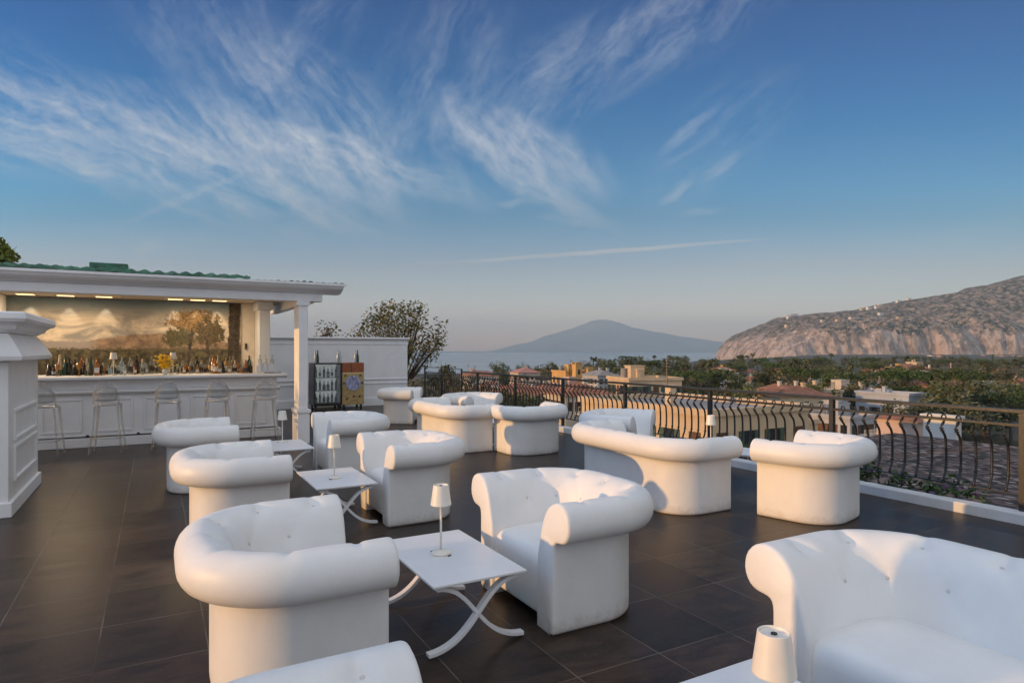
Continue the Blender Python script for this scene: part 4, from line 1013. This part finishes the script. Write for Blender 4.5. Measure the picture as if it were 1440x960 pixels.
def house(name, cx, cy, ang, w, d, ztop, wall, label, roof='flat', rows=((-1.2,-2.6),), cols=4, grp=None, zb=GZ-1, rm=None, cat='house', winface=('front','left')):
    root = empty(name, (cx,cy,0), R(ang)); 
    MB().box(-w/2,w/2,-d/2,d/2,zb,ztop).build('wall', WM[wall], root)
    if roof == 'slab':
        MB().box(-w/2-.2,w/2+.2,-d/2-.2,d/2+.2,ztop+.003,ztop+.12).build('roof', rm, root)
    elif roof == 'flat':
        m = MB(); e = .18
        for (a,b_,c,f) in ((-w/2-e,w/2+e,-d/2-e,-d/2+.25),(-w/2-e,w/2+e,d/2-.25,d/2+e),(-w/2-e,-w/2+.25,-d/2+.251,d/2-.251),(w/2-.25,w/2+e,-d/2+.251,d/2-.251)): m.box(a,b_,c,f,ztop+.003,ztop+.42)
        m.build('parapet', WM[wall], root); MB().box(-w/2+.251,w/2-.251,-d/2+.251,d/2-.251,ztop+.003,ztop+.05).build('roof', rm or M_GREYR, root)
    else:
        e = .5; h = min(w,d)*.22; rx = max(0, w/2-d/2*.9) if w > d else 0; ry = max(0, d/2-w/2*.9) if d >= w else 0
        m = MB(); m.add([(-w/2-e,-d/2-e,ztop+.01),(w/2+e,-d/2-e,ztop+.01),(w/2+e,d/2+e,ztop+.01),(-w/2-e,d/2+e,ztop+.01),(-rx-.01,-ry-.01,ztop+h),(rx+.01,-ry-.01,ztop+h),(rx+.01,ry+.01,ztop+h),(-rx-.01,ry+.01,ztop+h)],
              [(0,1,5,4),(1,2,6,5),(2,3,7,6),(3,0,4,7),(4,5,6,7),(0,3,2,1)]); m.build('roof', rm or M_TERRA, root)
    hr = random.Random(int(abs(cx*37)+abs(cy*11)))
    if roof != 'slab' and cat == 'house' and w > 3:
        zr = ztop+.05 if roof == 'flat' else ztop-.1
        for _ in range(hr.randint(1,2)):
            x0 = hr.uniform(-.32,.32)*w; y0 = hr.uniform(-.3,.3)*d; hh = hr.uniform(1.0,1.8) if roof == 'flat' else min(w,d)*.22+.5
            c_ = MB().box(x0-.28,x0+.28,y0-.28,y0+.28,zr,zr+hh); c_.box(x0-.36,x0+.36,y0-.36,y0+.36,zr+hh+.002,zr+hh+.14); c_.build('chimney', WM[wall], root)
        if roof == 'flat' and min(w,d) > 5 and cy > 60:
            x0 = hr.uniform(-.2,.25)*w; b_ = MB().box(x0-1.1,x0+1.1,0,2.2,zr,zr+1.9); b_.box(x0-1.2,x0+1.2,-.1,2.3,zr+1.903,zr+2.02); b_.build('stair_hut', WM[wall], root)
            MB().tube([(-.3*w,.2*d,zr),(-.3*w,.2*d,zr+1.6)], [.5,.5], 14).build('water_tank', M_GREYR, root)
        x0 = hr.uniform(-.3,.3)*w; a_ = MB().tube([(x0,.1*d,ztop),(x0,.1*d,ztop+3.4)], .04, 5)
        for q in range(4): a_.tube([(x0-.5+.06*q,.1*d,ztop+3.3-.22*q),(x0+.5-.06*q,.1*d,ztop+3.3-.22*q)], .025, 4)
        a_.build('aerial', M_IRON, root)
        if rows and 'front' in winface and w > 6:
            zb_ = ztop+rows[-1][1]-.25; b_ = MB().box(-w*.3,w*.12,-d/2-1.1,-d/2-.002,zb_-.16,zb_); b_.box(-w*.3,w*.12,-d/2-1.1,-d/2-1.05,zb_+.85,zb_+.93)
            for q in range(12): xq = -w*.3+w*.42*q/11; b_.box(xq-.02,xq+.02,-d/2-1.09,-d/2-1.06,zb_+.002,zb_+.848)
            b_.build('balcony', WM['white'], root)
    wi = None
    for fc in winface:
        L = w if fc == 'front' else d; nn = cols if fc == 'front' else max(1, int(cols*d/w+.5))
        for (zt, z0) in rows:
            for i in range(nn):
                u = -L/2+L*(i+.5)/nn; ww = min(.48, L/nn*.26)
                m = MB(); fr_ = MB()
                if fc == 'front':
                    m.box(u-ww,u+ww,-d/2-.03,-d/2+.01,ztop+z0,ztop+zt); fr_.box(u-ww-.12,u+ww+.12,-d/2-.09,-d/2-.004,ztop+z0-.14,ztop+z0-.004)
                else:
                    m.box(-w/2-.03,-w/2+.01,u-ww,u+ww,ztop+z0,ztop+zt); fr_.box(-w/2-.09,-w/2-.004,u-ww-.12,u+ww+.12,ztop+z0-.14,ztop+z0-.004)
                x = m.build('window', M_GLASSD if (i+int(zt*3)) % 3 else M_SHUT, root); fr_.build('sill', WM['white'], x)
                if (i*7+int(abs(cx))) % 3:
                    sh_ = MB()
                    for sg in (-1,1):
                        a_, b_ = sorted((u+sg*ww, u+sg*(ww+.42)))
                        if fc == 'front': sh_.box(a_+.01,b_,-d/2-.07,-d/2-.003,ztop+z0,ztop+zt)
                        else: sh_.box(-w/2-.07,-w/2-.003,a_+.01,b_,ztop+z0,ztop+zt)
                    sh_.build('shutters', (M_SHUT, M_SHUTG)[int(abs(cy)) % 2], x)
    return tag(root, label, cat, grp)
# peach house nearest the railing: corner at px 996, its long sunlit side runs along n
cx, cy = at(996,38,0).x, 38
c = Vector((cx,cy,0))+W(4.6,6.5,0)
hs = house('flat_roofed_house', c.x, c.y, 29, 9.2, 13, -2.35, 'peach', 'long peach house with sunlit side just beyond the railing', 'flat', ((-1.0,-3.4),(-4.6,-6.8)), 4)
house('tiled_roof', *(W(24.5,13.5)+Vector((0,0,0))).xy, 29, 19, 12.5, -2.9, 'cream', 'wide old brown tiled roof just below the railing on the right', 'slab', (), 0, rm=rooftile(), cat='roof')
def hpx(name, pl, pr, d, py_top, dep, wall, label, ang=29, **kw):
    w = (pr-pl)/F_PX*d; p = at((pl+pr)/2, d); a = R(ang); c_ = p+Vector((-math.sin(a),math.cos(a),0))*dep/2
    return house(name, c_.x, c_.y, ang, w*.95, dep, zat(py_top,d), wall, label, **kw)
hpx('castle_house', 792, 832, 180, 523, 8, 'orange', 'orange castle-like house with square towers beyond the railing', 25, rows=((-1.5,-3.2),(-5,-6.6)), cols=3)
for (pl,pr,pt,lb) in ((805,818,509,'tall battlemented orange tower of the castle-like house'), (823,833,516,'lower right orange turret of the castle-like house')):
    d = 178; w = (pr-pl)/F_PX*d*.8; p = at((pl+pr)/2,d); root = empty('castle_tower', (p.x,p.y,0), R(25)); zt = zat(pt,d)
    MB().box(-w/2,w/2,-w/2,w/2,GZ,zt-.6).build('wall', WM['orange'], root); m = MB(); 
    for q in range(4):
        x = -w/2-.1+q*(w+.2-.45)/3; m.box(x,x+.45,-w/2-.12,-w/2+.2,zt-.598,zt); m.box(x,x+.45,w/2-.2,w/2+.12,zt-.598,zt)
    m.build('battlement', WM['orange'], root); MB().box(-.3,.3,-w/2-.03,-w/2+.01,zt-3.4,zt-2).build('window', M_GLASSD, root); tag(root, lb, 'tower')
hpx('villa', 727, 762, 205, 524, 8, 'cream', 'pale yellow villa with pinkish hipped roof left of the castle', 20, roof='hip', rows=((-1,-2.4),(-3.8,-5.2)), cols=4, rm=pbr('pink_roof',(.42,.2,.16),.85))
hpx('villa', 655, 688, 220, 527, 8, 'pink', 'small salmon villa above the railing corner', 20, roof='hip', rows=((-1,-2.2),), cols=3)
hpx('flat_roofed_house', 880, 965, 92, 535, 8, 'peach', 'peach flat-roofed house behind the long peach house', 14, rows=((-.8,-2.2),(-3.4,-5)), cols=5, rm=M_TERRA)
hpx('villa', 838, 872, 150, 528, 8, 'grey', 'grey tiled house right of the castle', 20, roof='hip', rows=((-.8,-2),), cols=3, rm=M_GREYR)
hpx('villa', 1088, 1160, 120, 556, 10, 'cream', 'cream house with orange tiled roof left of the red-trimmed house', 22, roof='hip', rows=((-.7,-2.0),(-3.2,-4.6)), cols=5)
hpx('flat_roofed_house', 1162, 1190, 112, 552, 9, 'peach', 'narrow sunlit peach block beside the orange tiled roof', 26, rows=((-1,-2.2),), cols=2)
hpx('terrace_house', 1192, 1266, 118, 551, 9, 'cream', 'cream house with red-edged roof terraces', 24, rows=((-.6,-1.9),(-3.1,-4.5),(-5.6,-7)), cols=5, rm=pbr('red_roof',(.34,.08,.06),.8))
hpx('flat_roofed_house', 1268, 1312, 105, 556, 9, 'bluegrey', 'plain blue-grey block right of the red-edged terraces', 29, rows=((-2.2,-3.4),), cols=2)
hpx('villa', 1400, 1432, 210, 538, 9, 'pink', 'pinkish villa with arched loggia at the right edge', 24, roof='flat', rows=((-1,-2.6),(-4,-5.6)), cols=4)
hpx('flat_roofed_house', 1258, 1312, 330, 517, 12, 'orange', 'sunlit orange house far off among the trees below the cliff', 20, rows=((-1.2,-2.8),), cols=5)
hpx('flat_roofed_house', 1287, 1300, 332, 510, 6, 'peach', 'yellow top storey of the far orange house', 20, rows=(), cols=1)
hpx('shed', 1340, 1356, 52, 592, 2.5, 'white', 'small white rooftop block beyond the brown roof', 29, rows=(), cols=1)
hpx('villa', 1284, 1312, 62, 592, 4, 'pink', 'small house with red tiled roof beyond the brown tiled roof', 29, roof='hip', rows=(), cols=1)
hpx('flat_roofed_house', 1180, 1255, 85, 588, 7, 'grey', 'grey flat house behind the railing armchair', 29, rows=((-.8,-2),), cols=4)
hpx('flat_roofed_house', 1110, 1160, 66, 596, 6, 'peach', 'low peach house between the grey houses', 29, rows=((-.8,-2),), cols=3)
hpx('villa', 700, 780, 100, 556, 8, 'pink', 'pink house with tiled roof below the castle, behind the railing', 20, roof='hip', rows=((-.8,-2),), cols=5)
hpx('villa', 790, 870, 85, 556, 8, 'cream', 'cream house with red roof in front of the castle', 18, roof='hip', rows=((-.8,-2),), cols=5, rm=M_TERRA)
# tiny town at the foot of the headland and villas on its slope
hn = 0
for i in range(34):
    px_ = rnd.uniform(1300,1450); d = rnd.uniform(1500,1750); py_ = rnd.uniform(499,505)
    p = at(px_,d); z = zat(py_,d); root = empty('far_house', (p.x,p.y,0), R(rnd.uniform(10,40))); w = rnd.uniform(8,20)
    MB().box(-w/2,w/2,-5,5,z-22,z).build('wall', WM[rnd.choice(['peach','cream','pink','white'])], root); MB().box(-w/2-.4,w/2+.4,-5.4,5.4,z+.01,z+.9).build('roof', M_TERRA, root)
    tag(root, 'tiny pale house in the far town strip below the headland', 'house', 'far houses at the foot of the headland')
def head_z(px_, t_):
    X = (px_-720)/F_PX*HD; y = HD-900+900*t_; return X, y, -55+head_h(px_, t_, X, y)
for (px_, t_, w) in ((1095,.84,26),(1102,.86,18),(1088,.82,16),(1192,.86,22),(1200,.85,30),(1208,.84,18),(1214,.85,20),(1258,.88,20),(1240,.86,16),(1176,.6,20),(1098,.55,18),(1110,.5,22),(1124,.48,30),(1132,.5,20),(1175,.45,26),(1060,.6,14)):
    X, y, z = head_z(px_, t_); root = empty('hill_villa', (X,y,0), R(20))
    MB().box(-w/2,w/2,-6,6,z-14,z+8).build('wall', WM[rnd.choice(['cream','white','peach'])], root); MB().box(-w/2-.6,w/2+.6,-6.6,6.6,z+8.02,z+9.2).build('roof', M_TERRA, root)
    tag(root, 'pale villa perched on the headland slope', 'house', 'villas on the headland')
# smaller houses among the gardens
for i in range(46):
    px_ = rnd.uniform(650,1450); d = rnd.uniform(95,330)
    p = at(px_,d)
    if d > land_edge(p.x)-40: continue
    wl_ = rnd.choice(['cream','peach','pink','white','cream','orange','grey']); rf = rnd.choice(['hip','hip','flat']); zt = GZ+rnd.uniform(4.5,8.5)
    c_ = {'hip':'hipped tile roof','flat':'flat roof'}[rf]
    house('small_house', p.x, p.y, rnd.uniform(10,40), rnd.uniform(7,13), rnd.uniform(6,9), zt, wl_, f'small {wl_} house with {c_} among the gardens below', rf, ((-.9,-2.1),(-3.2,-4.6)) if zt > GZ+6.5 else ((-.9,-2.1),), rnd.randint(2,4), 'small houses among the gardens', rm=M_TERRA if rf == 'hip' else None)
# trees of the town
def scatter(n, px0, px1, d0, d1, kinds):
    for i in range(n):
        px_ = rnd.uniform(px0,px1); d = rnd.uniform(d0,d1); p = at(px_,d)
        if d > land_edge(p.x)-15: continue
        kd = rnd.choice(kinds); s = {'pine':.95,'palm':1.1,'cypress':1.0,'broad':.95}[kd]*rnd.uniform(.8,1.25)
        nm = {'pine':'stone_pine','palm':'palm_tree','cypress':'cypress_tree','broad':'broadleaf_tree'}[kd]
        far = 'in the far wooded strip below the cliff' if d > 300 else 'in the gardens between the houses'
        lb = {'pine':'dark umbrella-shaped stone pine ','palm':'palm tree with drooping fronds ','cypress':'slim dark cypress ','broad':'rounded green broadleaf tree '}[kd]+far
        tree(kd, p.x, p.y, GZ-.5, s, lb, 'trees of the town', {'pine':L_PINE,'palm':L_PALM,'cypress':L_PINE,'broad':rnd.choice([L_BROAD,L_OLIVE])}[kd], nm, rnd.uniform(.9,1.25), rnd.randint(0,1))
scatter(150, 830, 1460, 330, 660, ['broad','broad','broad','palm','pine','cypress'])
scatter(40, 850, 1460, 240, 340, ['broad','broad','palm'])
scatter(26, 860, 1460, 220, 330, ['broad','pine','palm','broad'])
scatter(26, 960, 1460, 150, 220, ['broad','broad','pine'])
scatter(16, 700, 860, 215, 330, ['broad','broad','cypress'])
scatter(22, 1180, 1460, 95, 150, ['broad','broad','pine'])
scatter(26, 860, 1300, 110, 200, ['broad','broad','cypress'])
scatter(10, 640, 800, 60, 110, ['broad'])
for (px_, d, pt, kd, lb) in ((1045,420,500,'pine','tall umbrella pine standing above the trees before the cliff'), (1155,430,503,'pine','tall stone pine in front of the pink cliff face'), (1292,150,520,'palm','left one of the three tall palms beside the far orange house'), (1301,158,524,'palm','middle one of the three tall palms, partly behind its neighbour'), (1318,150,518,'palm','right and largest of the three tall palms'), (1352,130,543,'pine','broad rounded pine right of the three palms'), (1372,134,541,'pine','second rounded pine right of the three palms'), (1388,138,543,'pine','third rounded pine, before the pinkish villa'), (872,180,514,'broad','rounded tree right of the castle-like house'), (778,190,520,'cypress','dark tree between the villa and the castle'), (930,330,508,'broad','dark tree crown standing out left of the headland')):
    p = at(px_,d); H = zat(pt,d)-GZ; full = {'pine':10.0,'palm':9.6,'broad':9.6,'cypress':10}[kd]
    tree(kd, p.x, p.y, GZ, H/full, lb, 'trees of the town', {'pine':L_PINE,'palm':L_PALM,'broad':L_BROAD,'cypress':L_PINE}[kd], {'pine':'stone_pine','palm':'palm_tree','broad':'broadleaf_tree','cypress':'cypress_tree'}[kd], {'pine':1.0 if d < 200 else .8}.get(kd,.8), 0)
# utility pole
p = at(1337,140); pl = tag(empty('utility_pole', (p.x,p.y,GZ)), 'tall pale utility pole right of the three palms', 'pole')
H = zat(510,140)-GZ; MB().tube([(0,0,-.5),(0,0,H)], [.22,.14], 8).build('pole', pbr('pale_pole',(.4,.33,.28),.8), pl); MB().box(-.8,.8,-.06,.06,H-.8,H-.65).build('crossarm', M_SHUT, pl)
# parked cars in the street below
def car(px_, d, ang, colr, label):
    p = at(px_,d); root = tag(empty('parked_car', (p.x,p.y,GZ+.85), R(ang)), label, 'car', 'cars parked in the street below')
    cm = pbr('car_paint_'+label.split()[0], colr, .3)
    MB().prism([(-2.1,.35),(2.1,.35),(2.12,.75),(1.9,.9),(1.1,.98),(-1.9,1.0),(-2.1,.8)], 'y', -.85, .85).build('body', cm, root, bevel=.05)
    MB().prism([(-1.8,1.0),(1.0,.98),(.35,1.48),(-1.3,1.5)], 'y', -.74, .74).build('cabin', M_GLASSD, root, bevel=.04)
    MB().box(-1.25,.3,-.72,.72,1.495,1.53).build('roof', cm, root)
    for x in (-1.3,1.3):
        for y in (-.86,.70): MB().tube([(x,y,.33),(x,y+.16,.33)], .33, 14).build('wheel', M_BLACK, root)
car(1196,126,20,(.08,.14,.35),'blue parked car in the street beyond the railing armchair')
car(1228,129,24,(.5,.5,.5),'silver parked car beside the blue car in the street')
car(1400,118,30,(.6,.6,.6),'white parked car in the street at the right edge')

# ------------------------------------------------------------------ air
hz = bpy.data.materials.new('haze_air'); hz.use_nodes = True; t = NT(hz.node_tree)
out = t.n('ShaderNodeOutputMaterial'); pv = t.n('ShaderNodeVolumePrincipled'); t.put(pv.inputs['Color'], (.50,.755,1.0)); pv.inputs['Density'].default_value = 8.5e-5; pv.inputs['Anisotropy'].default_value = -.08
t.l(pv.outputs[0], out.inputs['Volume'])
o = MB().box(-29000,29000,-3000,28000,-70,1150).build('haze', hz); tag(o, None, None, None, 'stuff')
